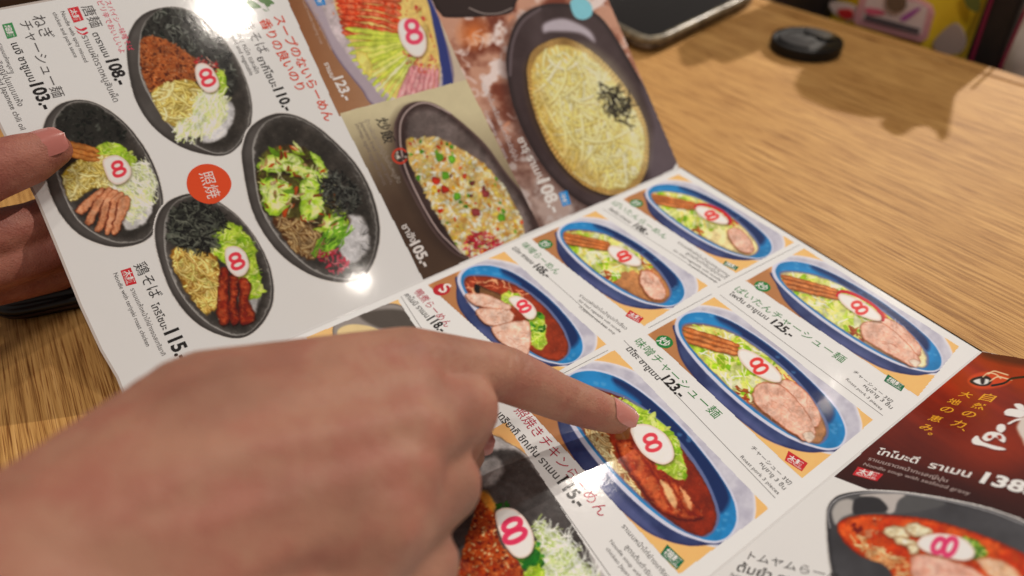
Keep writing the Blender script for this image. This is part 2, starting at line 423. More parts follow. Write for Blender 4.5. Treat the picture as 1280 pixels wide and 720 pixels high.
# ------------------------------------------------------------------ page 1, white part: four grey bowls
def bowl_spicy():
    outer = zB((25, 200), (38, 115), (90, 52), (180, 26), (262, 40), (352, 105), (432, 210), (480, 320), (496, 420), (472, 512), (402, 580), (300, 575), (200, 535), (110, 460), (50, 350))
    inner = zB((74, 195), (90, 95), (140, 42), (192, 28), (262, 43), (350, 108), (430, 212), (476, 320), (490, 415), (466, 502), (402, 572), (310, 556), (205, 485), (122, 372), (80, 280))
    cv = Canvas(1, [(150, 0), (326, 0), (326, 205), (150, 205)], (226, 219, 213)); k = cv.mask(outer, f=2.5) > .02
    grey_bowl(cv, outer, inner)
    cl = cv.mask([(x, y) for x, y in inner], f=2)
    cv.fill(zB((385, 370), (425, 395), (424, 455), (380, 520), (310, 530), (330, 430)), (214, 208, 206), f=3, edge=(170, 164, 160), ew=4)
    cv.fill(zB((78, 150), (110, 60), (190, 34), (265, 50), (340, 110), (410, 210), (440, 330), (380, 360), (320, 240), (180, 160)), (52, 50, 46), f=5, clip=cl)
    nr = zB((80, 150), (120, 55), (190, 34), (265, 50), (340, 110), (410, 205), (435, 330), (385, 350), (320, 235), (180, 155))
    cv.flakes(nr, 170, NORI+[(120, 120, 112)], 5, 3, clip=cl, asp=.4)
    cv.shreds(nr, 90, [(96, 98, 90), (130, 130, 120), (30, 30, 28)], .6, 9, ang=1.0, spread=2, clip=cl, seed=5)
    cv.leaves(zB((355, 270), (385, 262), (400, 300), (396, 350), (370, 362), (350, 330)), 16, 4, 4)
    mi = zB((76, 160), (100, 138), (150, 142), (205, 168), (262, 205), (290, 230), (296, 300), (220, 308), (160, 330), (115, 345), (85, 280), (75, 220))
    cv.fill(mi, (150, 82, 44), f=2, tex=((176, 104, 60), 6, 3, 2.5), clip=cl)
    cv.flakes(mi, 520, [(190, 112, 66), (168, 92, 50), (206, 132, 84), (130, 66, 34), (104, 52, 30), (182, 120, 84)], 2.3, 8, clip=cl, asp=.7)
    cv.flakes(zB((280, 222), (330, 212), (370, 250), (360, 285), (320, 245), (290, 250)), 46, [(214, 70, 66), (232, 120, 110), (196, 44, 48), (236, 190, 170)], 2.6, 9)
    nd = zB((120, 345), (190, 306), (260, 300), (300, 325), (315, 380), (300, 440), (250, 480), (195, 470), (150, 425))
    cv.fill(nd, (196, 166, 84), f=3); cv.noodles(nd, 150, NOOD, 1.7, 30, .3, 3, .4, seed=2)
    cb = zB((290, 350), (360, 345), (398, 370), (395, 430), (350, 490), (290, 515), (220, 505), (205, 475), (270, 450))
    cv.fill(cb, (214, 212, 160), f=3, al=.8); cv.shreds(cb, 230, CABB, .75, 22, ang=1.9, spread=1.2, seed=3)
    cv.photo(inner, 2.0, 1.0, 3)
    naruto(cv, zB((282, 252), (300, 236), (332, 244), (360, 278), (372, 318), (355, 343), (325, 346), (298, 322), (284, 288)), zB((327, 291))[0], (7, -2.4), (4.0, 10.2), th=1.8)
    cv.build('dish_photo', PAGE[1], keep=k)
def bowl_pork():
    outer = [(54, 176), (56, 152), (72, 132), (95, 125), (120, 129), (150, 148), (175, 176), (194, 210), (204, 250), (198, 282), (180, 302), (150, 309), (122, 304), (95, 290), (72, 262), (58, 225)]
    inner = [(67, 172), (70, 148), (84, 131), (100, 127), (121, 131), (149, 150), (173, 178), (191, 211), (201, 249), (195, 279), (178, 299), (152, 303), (126, 295), (98, 274), (80, 240), (70, 205)]
    cv = Canvas(1, [(40, 112), (215, 112), (215, 322), (40, 322)]); k = cv.mask(outer, f=2.5) > .02
    grey_bowl(cv, outer, inner); cl = cv.mask(inner, f=2)
    cv.fill(zC((490, 150), (545, 130), (570, 180), (545, 235), (480, 265), (460, 220)), (200, 194, 190), f=3)
    nr = [(68, 170), (72, 146), (86, 132), (110, 130), (140, 146), (158, 172), (140, 184), (118, 188), (90, 180)]
    cv.fill(nr, (48, 46, 42), f=3, clip=cl); cv.flakes(nr, 110, NORI, 4, 13, clip=cl, asp=.4)
    cv.leaves([(120, 184), (143, 178), (163, 192), (170, 212), (150, 216), (128, 206)], 34, 5, 14, clip=cl)
    nd = zC((235, 70), (262, 20), (330, -10), (420, -10), (455, 60), (420, 100), (350, 105), (270, 150))
    cv.fill(nd, (190, 160, 70), f=3, clip=cl); cv.noodles(nd, 150, NOOD, 1.45, 26, 1.2, 3, .4, seed=6, clip=cl)
    for j, y in enumerate((0, 18, 36)):
        P = zA((190, 512+y), (250, 527+y), (362, 555+y), (362, 571+y), (240, 548+y), (186, 530+y))
        cv.fill(P, (196, 128, 66), edge=(140, 78, 34), ew=2, tex=((214, 152, 90), 5, j, 2), clip=cl)
    cb = zC((470, 30), (540, 10), (580, 60), (585, 120), (540, 190), (480, 230), (455, 160), (420, 90))
    cv.fill(cb, (206, 206, 170), f=3, al=.8, clip=cl); cv.shreds(cb, 200, CABB, .7, 20, ang=.9, spread=1.8, seed=7, clip=cl)
    cv.shreds(zC((520, 10), (575, 40), (590, 140), (555, 160)), 16, [(236, 232, 214)], .6, 18, ang=1.3, spread=2.6, seed=8, clip=cl)
    for a, b, c, d in (((330, 120), (392, 100), (372, 128), (300, 200)), ((372, 118), (410, 105), (395, 150), (345, 262)), ((400, 118), (430, 112), (418, 170), (372, 272)), ((425, 120), (455, 120), (440, 190), (395, 280)), ((450, 125), (482, 135), (480, 190), (415, 280))):
        pass
    for q in (((300, 168), (352, 122), (392, 104), (372, 136), (335, 178), (303, 205), (284, 190)), ((352, 158), (400, 106), (418, 112), (388, 168), (352, 226), (332, 246), (320, 222), (335, 190)), ((388, 150), (420, 112), (442, 120), (412, 180), (392, 245), (374, 270), (358, 262), (372, 215)), ((415, 160), (442, 124), (462, 130), (436, 200), (418, 262), (402, 280), (392, 262)), ((440, 165), (464, 132), (484, 142), (484, 172), (462, 230), (440, 275), (418, 278), (424, 240))):
        P = zC(*q); cv.fill([(x+1, y+1.5) for x, y in P], (60, 30, 20), f=2, al=.6)
        cv.fill(P, (198, 134, 98), edge=(150, 78, 48), ew=1.8, tex=((220, 164, 130), 5, len(q)+int(q[0][0]), 2.2))
        cv.stroke([P[0], P[-1]], .9, (110, 56, 38))
    cv.photo(inner, 2.0, 1.0, 3)
    naruto(cv, zC((385, 10), (400, -10), (440, -18), (480, 10), (492, 50), (470, 82), (435, 92), (405, 70)), zC((444, 33))[0], (6.6, -2.2), (3.0, 9.2), th=1.8)
    cv.build('dish_photo', PAGE[1], keep=k)
def bowl_teriyaki():
    outer = zD((163, 245), (172, 180), (205, 135), (262, 110), (320, 113), (375, 138), (440, 190), (500, 270), (538, 362), (543, 455), (505, 530), (445, 571), (370, 562), (290, 518), (222, 435), (182, 335))
    inner = zD((196, 250), (202, 185), (232, 135), (282, 114), (335, 120), (430, 184), (494, 268), (531, 362), (534, 455), (497, 524), (444, 562), (382, 548), (305, 497), (240, 412), (205, 320))
    cv = Canvas(1, [(178, 225), (352, 225), (352, 435), (178, 435)]); k = cv.mask(outer, f=2.5) > .02
    grey_bowl(cv, outer, inner); cl = cv.mask(inner, f=2)
    cv.fill(zD((440, 420), (496, 400), (500, 440), (480, 500), (440, 520)), (176, 170, 166), f=4)
    lt = zD((350, 215), (400, 200), (440, 222), (480, 262), (490, 320), (505, 400), (495, 445), (450, 420), (400, 340), (340, 290))
    cv.leaves(lt, 90, 7, 21, clip=cl)
    nd = zD((215, 300), (262, 272), (320, 292), (366, 320), (372, 400), (360, 470), (325, 492), (285, 450), (240, 380))
    cv.fill(nd, (150, 104, 40), f=3, clip=cl); cv.noodles(nd, 190, [(222, 180, 84), (238, 206, 116), (206, 158, 66), (232, 216, 110), (186, 134, 54)], 1.45, 34, 1.2, 2.0, .35, seed=9, clip=cl)
    nr = zD((206, 230), (222, 165), (275, 140), (350, 160), (392, 195), (385, 215), (350, 235), (365, 272), (300, 290), (225, 270))
    cv.fill(nr, (44, 44, 40), f=5, al=.85, clip=cl); cv.shreds(nr, 330, [(30, 30, 28), (58, 58, 52), (20, 20, 18), (84, 86, 76), (110, 110, 98)], .85, 20, seed=22, clip=cl)
    for q in (((375, 350), (392, 345), (402, 372), (398, 430), (404, 490), (396, 525), (374, 526), (362, 480), (366, 410)), ((404, 372), (425, 360), (430, 400), (428, 470), (432, 520), (410, 528), (400, 490), (404, 430)), ((432, 385), (462, 380), (470, 410), (466, 450), (482, 490), (476, 520), (440, 528), (430, 480), (436, 440))):
        P = zD(*q); cv.fill([(x+1.2, y+1.8) for x, y in P], (40, 14, 8), f=2.5, al=.7)
        cv.fill(P, (130, 44, 22), edge=(84, 24, 12), ew=3.5, tex=((176, 84, 52), 5, int(q[0][0]), 3.0))
        cv.flakes(P, 16, [(206, 150, 124), (190, 110, 80), (70, 20, 12)], 1.6, int(q[0][1]), al=.8)
    cv.photo(inner, 2.0, 1.0, 3)
    naruto(cv, zD((388, 300), (398, 280), (428, 278), (456, 300), (466, 340), (452, 368), (425, 374), (398, 348)), zD((426, 325))[0], (6.6, -2.6), (4.0, 9.4), th=1.9)
    cv.build('dish_photo', PAGE[1], keep=k)
def bowl_stirfry():
    outer = [(303, 205), (304, 180), (314, 158), (340, 143), (368, 144), (396, 158), (425, 183), (450, 212), (468, 250), (475, 290), (468, 325), (452, 348), (425, 353), (385, 342), (345, 312), (316, 265)]
    inner = [(318, 205), (318, 178), (328, 157), (347, 146), (370, 147), (396, 161), (423, 185), (447, 213), (464, 250), (471, 289), (465, 322), (449, 344), (426, 348), (391, 336), (354, 303), (327, 258)]
    cv = Canvas(1, [(290, 128), (492, 128), (492, 368), (290, 368)]); k = cv.mask(outer, f=2.5) > .02
    grey_bowl(cv, outer, inner); cl = cv.mask(inner, f=2)
    cv.fill(zD((760, 190), (820, 180), (852, 235), (845, 300), (790, 335), (755, 290)), (206, 200, 198), f=4, edge=(160, 154, 150), ew=4)
    nd = zD((540, 190), (580, 165), (650, 185), (700, 235), (705, 290), (660, 318), (610, 290), (570, 240))
    cv.fill(nd, (80, 50, 28), f=3); cv.noodles(nd, 90, [(150, 106, 62), (124, 82, 46), (170, 128, 82), (100, 64, 36)], 1.6, 32, .9, 1.8, .35, seed=31)
    cl2 = zD((490, 90), (500, 0), (545, -40), (640, -40), (700, 20), (730, 90), (790, 190), (760, 230), (700, 235), (640, 195), (560, 175), (510, 160))
    cv.fill(cl2, (96, 92, 44), f=4, tex=((60, 44, 28), 9, 4, 2.5), clip=cl)
    for q, c_ in ((((490, 20), (530, -15), (600, -22), (640, 5), (600, 30), (540, 40)), (206, 222, 110)), (((500, 70), (560, 60), (606, 90), (600, 140), (560, 178), (520, 160)), (186, 210, 70)), (((560, 20), (620, 10), (690, 40), (700, 70), (640, 60)), (214, 226, 120)), (((630, 70), (690, 70), (712, 120), (690, 180), (640, 190), (632, 130)), (176, 206, 66)), (((660, -30), (700, 0), (720, 60), (690, 30)), (200, 220, 96)), (((700, 200), (740, 170), (780, 200), (770, 240), (720, 250)), (190, 214, 90))):
        P = zD(*q); cv.fill([(x-1, y+2) for x, y in P], (40, 40, 14), f=3, al=.6); cv.fill(P, c_, edge=(120, 156, 40), ew=4, tex=((232, 238, 168), 7, int(q[0][0]), 2.6), clip=cl)
        cv.shreds(P, 7, [(240, 242, 196), (170, 200, 70)], 1.0, 13, ang=1.0, spread=1, seed=int(q[0][0]), al=.6)
    cv.flakes(cl2, 30, [(186, 212, 70), (212, 226, 116), (196, 150, 100), (230, 236, 156), (120, 160, 44), (150, 84, 44)], 9, 32, clip=cl, asp=.32, edge=.72)
    cv.flakes(cl2, 30, [(196, 150, 108), (176, 96, 50), (214, 176, 130), (206, 90, 40)], 7, 33, clip=cl, asp=.32)
    cv.flakes(cl2, 16, [(232, 236, 170), (214, 90, 40)], 5, 39, clip=cl, asp=.3)
    cv.shreds(cl2, 60, [(236, 236, 190), (96, 120, 30)], .7, 14, seed=40, clip=cl, al=.7)
    cv.shreds(zD((690, 250), (760, 190), (785, 210), (770, 270), (720, 300), (680, 300)), 60, [(120, 168, 50), (160, 200, 70), (90, 136, 36)], 1.0, 18, ang=2.2, spread=1, seed=34)
    nr = zD((690, 60), (750, 40), (800, 80), (820, 130), (790, 170), (740, 170), (710, 120))
    cv.shreds(nr, 190, [(38, 38, 36), (66, 66, 60), (24, 24, 22), (104, 104, 96)], .8, 15, seed=35)
    cv.flakes(zD((690, 295), (735, 285), (775, 310), (780, 345), (745, 365), (705, 350)), 70, [(214, 60, 84), (232, 96, 116), (190, 40, 62), (236, 130, 140)], 4.5, 36, asp=.3)
    cv.shreds(zD((800, 40), (860, 130), (878, 260), (830, 340), (820, 180)), 40, [(120, 116, 110), (50, 48, 46)], .5, 10, seed=38, clip=cl, al=.6)
    cv.photo(inner, 2.2, 1.0, 4)
    cv.build('dish_photo', PAGE[1], keep=k)
bowl_spicy(); bowl_pork(); bowl_teriyaki(); bowl_stirfry()

# ------------------------------------------------------------------ page 1, photo panels
def panel_cold_ramen():
    PO = [(352, -18), (532, -18), (583, 100), (440, 137), (424, 145)]
    cv = Canvas(1, PO, (150, 100, 70))
    t = np.clip((cv.PX-(360+cv.PY*.48))/120, 0, 1)[..., None]; tt = np.clip(cv.PY/140, 0, 1)[..., None]
    cv.C[:] = np.array((138, 92, 62))*(1-t)+np.array((196, 168, 146))*t; cv.C[:] = cv.C*(1-.3*tt*(1-t))+np.array((214, 180, 150))*.3*tt*(1-t)
    cv.fill(zE((500, -40), (560, -40), (660, 300), (580, 320)), (198, 180, 160), f=6)
    cv.fill(zE((0, -60), (50, -60), (470, -60), (545, 100), (590, 310), (470, 420), (300, 400), (240, 330), (150, 215), (90, 100)), (176, 160, 166), f=1.5, edge=(104, 88, 108), ew=3)
    cv.fill(zE((455, -60), (480, -50), (548, 110), (588, 320), (540, 340), (510, 180)), (58, 66, 118), f=1.5)
    inn = zE((110, -60), (430, -60), (500, 110), (548, 330), (400, 400), (345, 385), (285, 320), (190, 200), (120, 80))
    cv.fill(inn, (196, 180, 180), f=1.5); cl = cv.mask(inn)
    cv.fill(zE((150, -60), (440, -60), (520, 120), (530, 330), (380, 370), (300, 290), (200, 150)), (222, 190, 120), f=2)
    for j in range(9):
        y = -60+j*21
        cv.fill(zE((150+j*4, y+10), (300, y+2+j*5), (385, y+20+j*6), (385, y+42+j*6), (290, y+26+j*3), (160+j*4, y+32)), (204, 78, 44), edge=(150, 40, 22), ew=2, tex=((232, 140, 104), 4, j, 3), clip=cl)
    cv.flakes(zE((150, -60), (400, -60), (390, 110), (160, 90)), 110, [(236, 160, 130), (220, 96, 60), (176, 50, 28)], 2.2, 44, clip=cl, asp=.5)
    for j in range(13):
        a = -.1+j*.105; x0, y0 = 400+j*3, 130+j*8
        cv.fill(zE((x0, y0), (x0-190*math.cos(a), y0+190*math.sin(a)-8), (x0-196*math.cos(a), y0+196*math.sin(a)+8), (x0+4, y0+16)), RND.choice([(232, 228, 146), (222, 222, 120), (244, 238, 180), (206, 210, 96)]), edge=(150, 168, 60), ew=1.6, clip=cl)
    cv.fill(zE((225, 195), (262, 200), (285, 240), (280, 290), (240, 250)), (236, 220, 130), edge=(214, 190, 90), ew=3, clip=cl)
    for j in range(7):
        cv.fill(zE((425+j*16, 255+j*3), (445+j*15, 262), (400+j*22, 375), (375+j*24, 375)), (214, 150, 150), edge=(176, 96, 106), ew=2, tex=((232, 180, 176), 6, j, 2), clip=cl)
    cv.flakes(zE((395, 190), (470, 215), (525, 200), (510, 280), (430, 255)), 50, [(232, 130, 110), (220, 96, 80), (238, 196, 160)], 2.6, 45, clip=cl)
    cv.flakes(zE((430, 10), (470, 40), (525, 130), (520, 180), (490, 90)), 30, [(220, 90, 80), (232, 180, 96), (236, 214, 130)], 4, 46, clip=cl)
    cv.photo(inn, 1.5, .9, 5)
    naruto(cv, zE((385, 85), (410, 68), (450, 80), (482, 120), (490, 175), (470, 210), (435, 208), (400, 170), (384, 125)), zE((439, 118))[0], (8, -1.5), (3.6, 15), col=(214, 60, 96), th=2.5)
    cv.fill(zE((60, -20), (100, -20), (112, 18), (80, 22)), (50, 130, 190), sp=False)
    cv.build('dish_photo', PAGE[1])['label'] = 'cold noodle dish with crab, cucumber and ham strips'
def panel_rice():
    PO = [(424, 145), (440, 137), (583, 100), (675, 283), (600, 318), (529, 350)]
    PO = [(425, 142), (583, 100), (675, 284), (604, 316), (529, 349)]
    cv = Canvas(1, PO, (206, 190, 156))
    t = np.clip((cv.PY-140)/150, 0, 1)[..., None]; cv.C[:] = np.array((208, 194, 160))*(1-t)+np.array((84, 66, 54))*t
    t = np.clip(1-np.hypot(cv.PX-500, (cv.PY-255)*.8)/90, 0, 1)[..., None]; cv.C[:] = cv.C*(1-t*.8)+np.array((74, 56, 46))*t*.8
    outer = zF((218, 160), (228, 110), (258, 66), (310, 50), (372, 60), (450, 110), (560, 210), (640, 320), (720, 420), (770, 530), (720, 600), (620, 640), (480, 640), (380, 560), (300, 430), (235, 290))
    inner = zF((256, 150), (268, 98), (300, 72), (350, 68), (420, 98), (540, 205), (630, 320), (702, 420), (740, 530), (690, 580), (600, 630), (500, 640), (430, 560), (340, 420), (275, 280))
    cv.fill([(x-5, y+5) for x, y in outer], (60, 46, 40), f=14, al=.6)
    cv.fill(outer, (84, 66, 62), edge=(110, 90, 86), ew=4, tex=((56, 42, 40), 40, 3, 2))
    cv.stroke(zF((470, 620), (380, 530), (300, 390), (252, 270), (240, 160), (256, 100), (300, 62), (350, 58), (430, 95)), 1.0, (176, 156, 150))
    cv.fill(inner, (96, 84, 80), f=2, edge=(58, 44, 42), ew=7, tex=((128, 114, 110), 26, 9, 2))
    cl = cv.mask(inner)
    ri = zF((262, 200), (300, 190), (380, 188), (440, 215), (520, 260), (570, 300), (620, 360), (670, 440), (705, 540), (660, 600), (560, 640), (470, 620), (420, 540), (340, 400), (285, 290))
    cv.fill(ri, (222, 188, 124), f=3, clip=cl, tex=((190, 140, 76), 8, 5, 2))
    cv.flakes(ri, 1000, [(250, 238, 200), (246, 226, 160), (252, 246, 224), (242, 212, 130), (248, 216, 110), (250, 242, 212), (238, 200, 130)], 4.6, 51, clip=cl, asp=.5, edge=.74)
    cv.flakes(ri, 70, [(246, 178, 40), (232, 150, 40), (224, 100, 40)], 3.2, 52, clip=cl)
    cv.flakes(ri, 26, [(110, 160, 50), (86, 140, 40), (140, 180, 70)], 4.2, 53, clip=cl, asp=.7)
    cv.flakes(ri, 20, [(196, 50, 30), (210, 80, 50), (120, 60, 60)], 4.2, 54, clip=cl, asp=.7)
    for x, y in ((388, 258), (435, 268), (455, 405), (410, 330), (620, 485)): cv.fill(zF((x-12, y-12), (x+10, y-10), (x+12, y+10), (x-8, y+14)), (110, 165, 50), edge=(70, 120, 36), ew=2)
    for x, y in ((375, 348), (410, 380), (525, 465), (560, 395)): cv.fill(zF((x-14, y-12), (x+12, y-8), (x+14, y+10), (x-10, y+14)), RND.choice([(150, 70, 70), (196, 56, 36)]), ew=2, edge=(110, 40, 36))
    cv.flakes(zF((480, 590), (510, 545), (560, 540), (610, 570), (640, 600), (560, 640), (500, 640)), 90, [(220, 60, 80), (236, 96, 110), (200, 40, 60)], 5, 55, asp=.25)
    cv.photo(inner, 1.6, .9, 6)
    em = zF((240, 255))[0]
    cv.stroke([(em[0]+9*math.cos(t), em[1]+9*math.sin(t)) for t in np.linspace(.5, 5.6, 12)], 1.2, (196, 70, 50))
    cv.flakes([(em[0]-6, em[1]-5), (em[0]+6, em[1]-4), (em[0]+5, em[1]+6), (em[0]-4, em[1]+5)], 14, [(236, 226, 210), (60, 40, 36)], 3, 56)
    cv.build('dish_photo', PAGE[1])['label'] = 'fried rice with red pickled ginger in a dark bowl'
def panel_zaru():
    PO = [(532, -18), (752, -18), (760, 0), (846, 203), (840, 212), (757, 250), (675, 284), (583, 100)]
    cv = Canvas(1, PO, (160, 110, 90))
    n = fbm(cv.PX, cv.PY, 34, 2, 4); n2 = fbm(cv.PX, cv.PY, 16, 7, 3)
    a = np.array((120, 66, 50)); b = np.array((196, 150, 128)); c = np.array((226, 206, 198)); d = np.array((198, 120, 70))
    t = np.clip((n-.38)*5, 0, 1)[..., None]; u = np.clip((n2-.56)*7, 0, 1)[..., None]
    g = np.clip((cv.PY-110)/150, 0, 1)[..., None]
    base = (a*(1-t)+b*t)*(1-u)+c*u; gr = np.array((120, 104, 98))*(1-t)+np.array((176, 160, 154))*t
    r = np.clip(1-np.hypot(cv.PX-592, cv.PY-42)/26, 0, 1)[..., None]
    cv.C[:] = (base*(1-g*.75)+gr*g*.75)*(1-r)+d*1.1*r
    for j in range(26):
        x, y = RND.uniform(570, 650), RND.uniform(15, 180); L = RND.uniform(5, 14); an = RND.uniform(0, 6)
        cv.stroke([(x, y), (x+L*math.cos(an), y+L*math.sin(an)), (x+L*math.cos(an+.8)*1.6, y+L*math.sin(an+.8)*1.6)], RND.uniform(.6, 2.2), RND.choice([(236, 220, 214), (226, 200, 190), (120, 66, 46), (210, 150, 120)]), f=2.5, al=.7)
    cv.fill(zE((505, -60), (840, -60), (825, 10), (800, 50), (700, 62), (570, 66), (540, 50), (515, 10)), (56, 44, 42), edge=(40, 30, 30), ew=5)
    cv.stroke(zE((650, 30), (700, 50), (760, 50), (810, 30)), .8, (150, 136, 130))
    outer = zG((88, 230), (96, 140), (130, 60), (200, 18), (290, 12), (370, 35), (430, 90), (520, 240), (600, 380), (680, 530), (640, 600), (500, 690), (400, 700), (300, 650), (200, 540), (120, 380))
    cv.fill([(x-6, y+4) for x, y in outer], (70, 48, 44), f=12, al=.6)
    cv.fill(outer, (66, 52, 52), edge=(46, 36, 36), ew=6, tex=((84, 70, 70), 30, 5, 2))
    cv.fill(zG((540, 300), (560, 290), (690, 560), (590, 620), (560, 560), (575, 420)), (120, 108, 114), f=8, al=.6)
    inner = zG((158, 270), (165, 190), (200, 150), (260, 128), (310, 135), (390, 185), (470, 270), (540, 380), (562, 480), (550, 580), (500, 640), (420, 648), (330, 605), (250, 520), (190, 400))
    cv.fill([(x-2, y+2) for x, y in inner], (44, 34, 32), f=5)
    cv.fill(inner, (206, 170, 110), f=1.2)
    Q = spl(inner, 8)
    cc = Q.mean(0)
    for q in Q[::1]: cv.stroke([q, q+(cc-q)*.11], .8, (110, 80, 44), al=.75)
    nd = zG((172, 250), (200, 178), (260, 152), (310, 158), (385, 205), (460, 290), (525, 390), (548, 480), (530, 570), (480, 625), (400, 625), (320, 580), (250, 490), (190, 370))
    cv.fill(nd, (222, 196, 122), f=3)
    cv.noodles(nd, 560, [(252, 238, 170), (246, 228, 146), (253, 247, 200), (238, 214, 118), (250, 236, 164)], 1.55, 62, 1.05, 1.9, .34, seed=61, dark=.78)
    cv.fill(zG((330, 160), (420, 200), (500, 300), (545, 400), (556, 490), (540, 560), (480, 450), (420, 330)), (250, 242, 196), f=20, al=.42)
    cv.shreds(zG((392, 280), (440, 285), (490, 310), (505, 350), (500, 410), (470, 410), (430, 370), (400, 320)), 62, [(50, 44, 36), (34, 30, 26), (70, 64, 52)], .8, 24, seed=62)
    cv.fill(zG((172, 250), (180, 230), (230, 380), (300, 500), (400, 600), (380, 620), (320, 580), (250, 490), (190, 370)), (176, 128, 50), f=26, al=.5)
    cv.photo(inner, 1.0, .5, 7)
    cv.fill(zG((215, 78), (280, 62), (360, 98), (382, 140), (330, 110), (240, 105), (212, 108)), (196, 184, 190), f=5, al=.9)
    cv.stroke(zG((100, 250), (108, 150), (140, 75), (200, 30)), 1.4, (112, 98, 100), f=3)
    cv.fill(zG((300, 10), (320, -8), (350, -4), (372, 20), (372, 50), (345, 66), (315, 55)), (140, 196, 206), f=1.5)
    cv.build('dish_photo', PAGE[1])['label'] = 'pale noodles on a bamboo mat in a black tray over ice'
panel_cold_ramen(); panel_rice(); panel_zaru()

# ------------------------------------------------------------------ page 2: grid of blue bowls
def homog(src, dst):
    A = []
    for (x, y), (u, v) in zip(src, dst):
        A.append([x, y, 1, 0, 0, 0, -u*x, -u*y]); A.append([0, 0, 0, x, y, 1, -v*x, -v*y])
    h = np.linalg.solve(np.array(A, float), np.array(dst, float).ravel()); H = np.append(h, 1).reshape(3, 3)
    def f(*pts):
        out = []
        for x, y in pts:
            r = H @ (x, y, 1); out.append((r[0]/r[2], r[1]/r[2]))
        return out
    return f
REF = zM((325, 5), (896, 446), (640, 655), (86, 138))
CELL = {'B2': REF, 'B1': [(1005, 311), (1198, 433), (1147, 495), (933, 351)], 'A1': [(848, 218), (992, 303), (920, 341), (779, 249)],
        'A2': [(744, 264), (884, 357), (805, 407), (665, 299)], 'A3': [(630, 315), (757, 430), (672, 478), (535, 356)], 'B3': [(768, 438), (960, 636), (849, 717), (650, 500)],
        'A4': [(497, 375), (590, 520), (505, 575), (383, 422)]}
def blue_cell(key, food, base=(150, 92, 56), blue=(44, 118, 164), step=.0003, blue2=(28, 46, 86)):
    co = CELL[key]; h = homog(REF, co); g = lambda *p: h(*zM(*p))
    cv = Canvas(2, co, (242, 184, 122), step=step)
    def F(P, *a, **k): cv.fill(g(*P), *a, **k)
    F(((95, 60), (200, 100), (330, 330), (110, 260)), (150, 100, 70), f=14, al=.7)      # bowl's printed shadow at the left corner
    # white cloth oval
    F(((205, 62), (255, 34), (340, 40), (440, 74), (570, 146), (700, 240), (795, 330), (842, 410), (858, 480), (836, 540), (785, 572), (700, 560), (600, 520), (420, 380), (240, 200), (190, 90)), (204, 198, 204), f=1.5, edge=(232, 226, 226), ew=4, tex=((182, 176, 186), 12, 5, 2))
    # outer wall of the bowl
    F(((183, 105), (186, 150), (205, 225), (262, 305), (330, 375), (420, 450), (520, 520), (640, 560), (730, 560), (780, 545), (600, 420), (300, 180)), (50, 58, 94), f=1.5, tex=((70, 80, 116), 20, 4, 2), edge=(40, 44, 84), ew=3)
    F(((300, 350), (420, 450), (520, 518), (560, 530), (440, 430), (330, 340)), (120, 120, 160), f=6, al=.4)
    # rim
    rim = ((183, 115), (192, 80), (225, 58), (290, 55), (370, 78), (470, 135), (580, 215), (690, 315), (770, 405), (803, 480), (790, 535), (745, 556), (680, 545), (590, 510), (480, 440), (370, 350), (270, 250), (205, 165))
    F(rim, (206, 202, 214), f=1.2)
    blu = ((196, 112), (204, 84), (232, 64), (290, 60), (368, 83), (466, 139), (575, 219), (684, 318), (763, 407), (795, 480), (783, 530), (742, 548), (680, 536), (594, 500), (486, 430), (378, 340), (280, 242), (214, 160))
    F(blu, blue, f=1.2, tex=(tuple(v*1.12 for v in blue), 14, 3, 2.5)); cl = cv.mask(g(*blu))
    # the far inner wall is printed in darker blue
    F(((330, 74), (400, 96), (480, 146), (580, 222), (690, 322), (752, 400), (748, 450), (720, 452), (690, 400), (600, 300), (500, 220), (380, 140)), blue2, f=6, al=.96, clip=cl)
    F(((215, 95), (260, 70), (340, 90), (420, 140), (300, 110), (225, 110)), tuple(v*1.15 for v in blue), f=6, al=.8, clip=cl)
    for _ in range(14):
        x, y = RND.choice([(RND.uniform(220, 330), RND.uniform(66, 100)), (RND.uniform(740, 790), RND.uniform(420, 530)), (RND.uniform(450, 640), RND.uniform(170, 290))])
        cv.fill(g((x-7, y-5), (x+7, y-2), (x+5, y+5), (x-5, y+3)), (120, 170, 206), f=2.5, al=.4, clip=cl)
    F(((206, 112), (232, 96), (300, 100), (380, 122), (460, 165), (560, 240), (650, 330), (715, 420), (738, 480), (722, 525), (680, 534), (600, 500), (490, 425), (380, 335), (285, 240), (220, 160)), (104, 112, 146), f=1.5, clip=cl)
    soup = ((210, 115), (235, 102), (300, 106), (380, 130), (456, 172), (552, 246), (642, 336), (705, 422), (728, 482), (714, 522), (680, 530), (602, 496), (494, 422), (384, 332), (290, 240), (224, 160))
    sl = cv.mask(g(*soup))
    F(soup, base, f=1.5, edge=tuple(v*.7 for v in base), ew=2.5, tex=(tuple(v*1.15 for v in base), 10, 6, 2), clip=cl)
    food(cv, g, sl)
    for x, y, r in ((735, 400, 7), (722, 412, 5)):
        pass
    return cv.build('dish_photo', PAGE[2])
FOODO = ((210, 115), (235, 102), (300, 106), (380, 130), (456, 172), (552, 246), (642, 336), (705, 422), (728, 482), (714, 522), (680, 530), (602, 496), (494, 422), (384, 332), (290, 240), (224, 160))
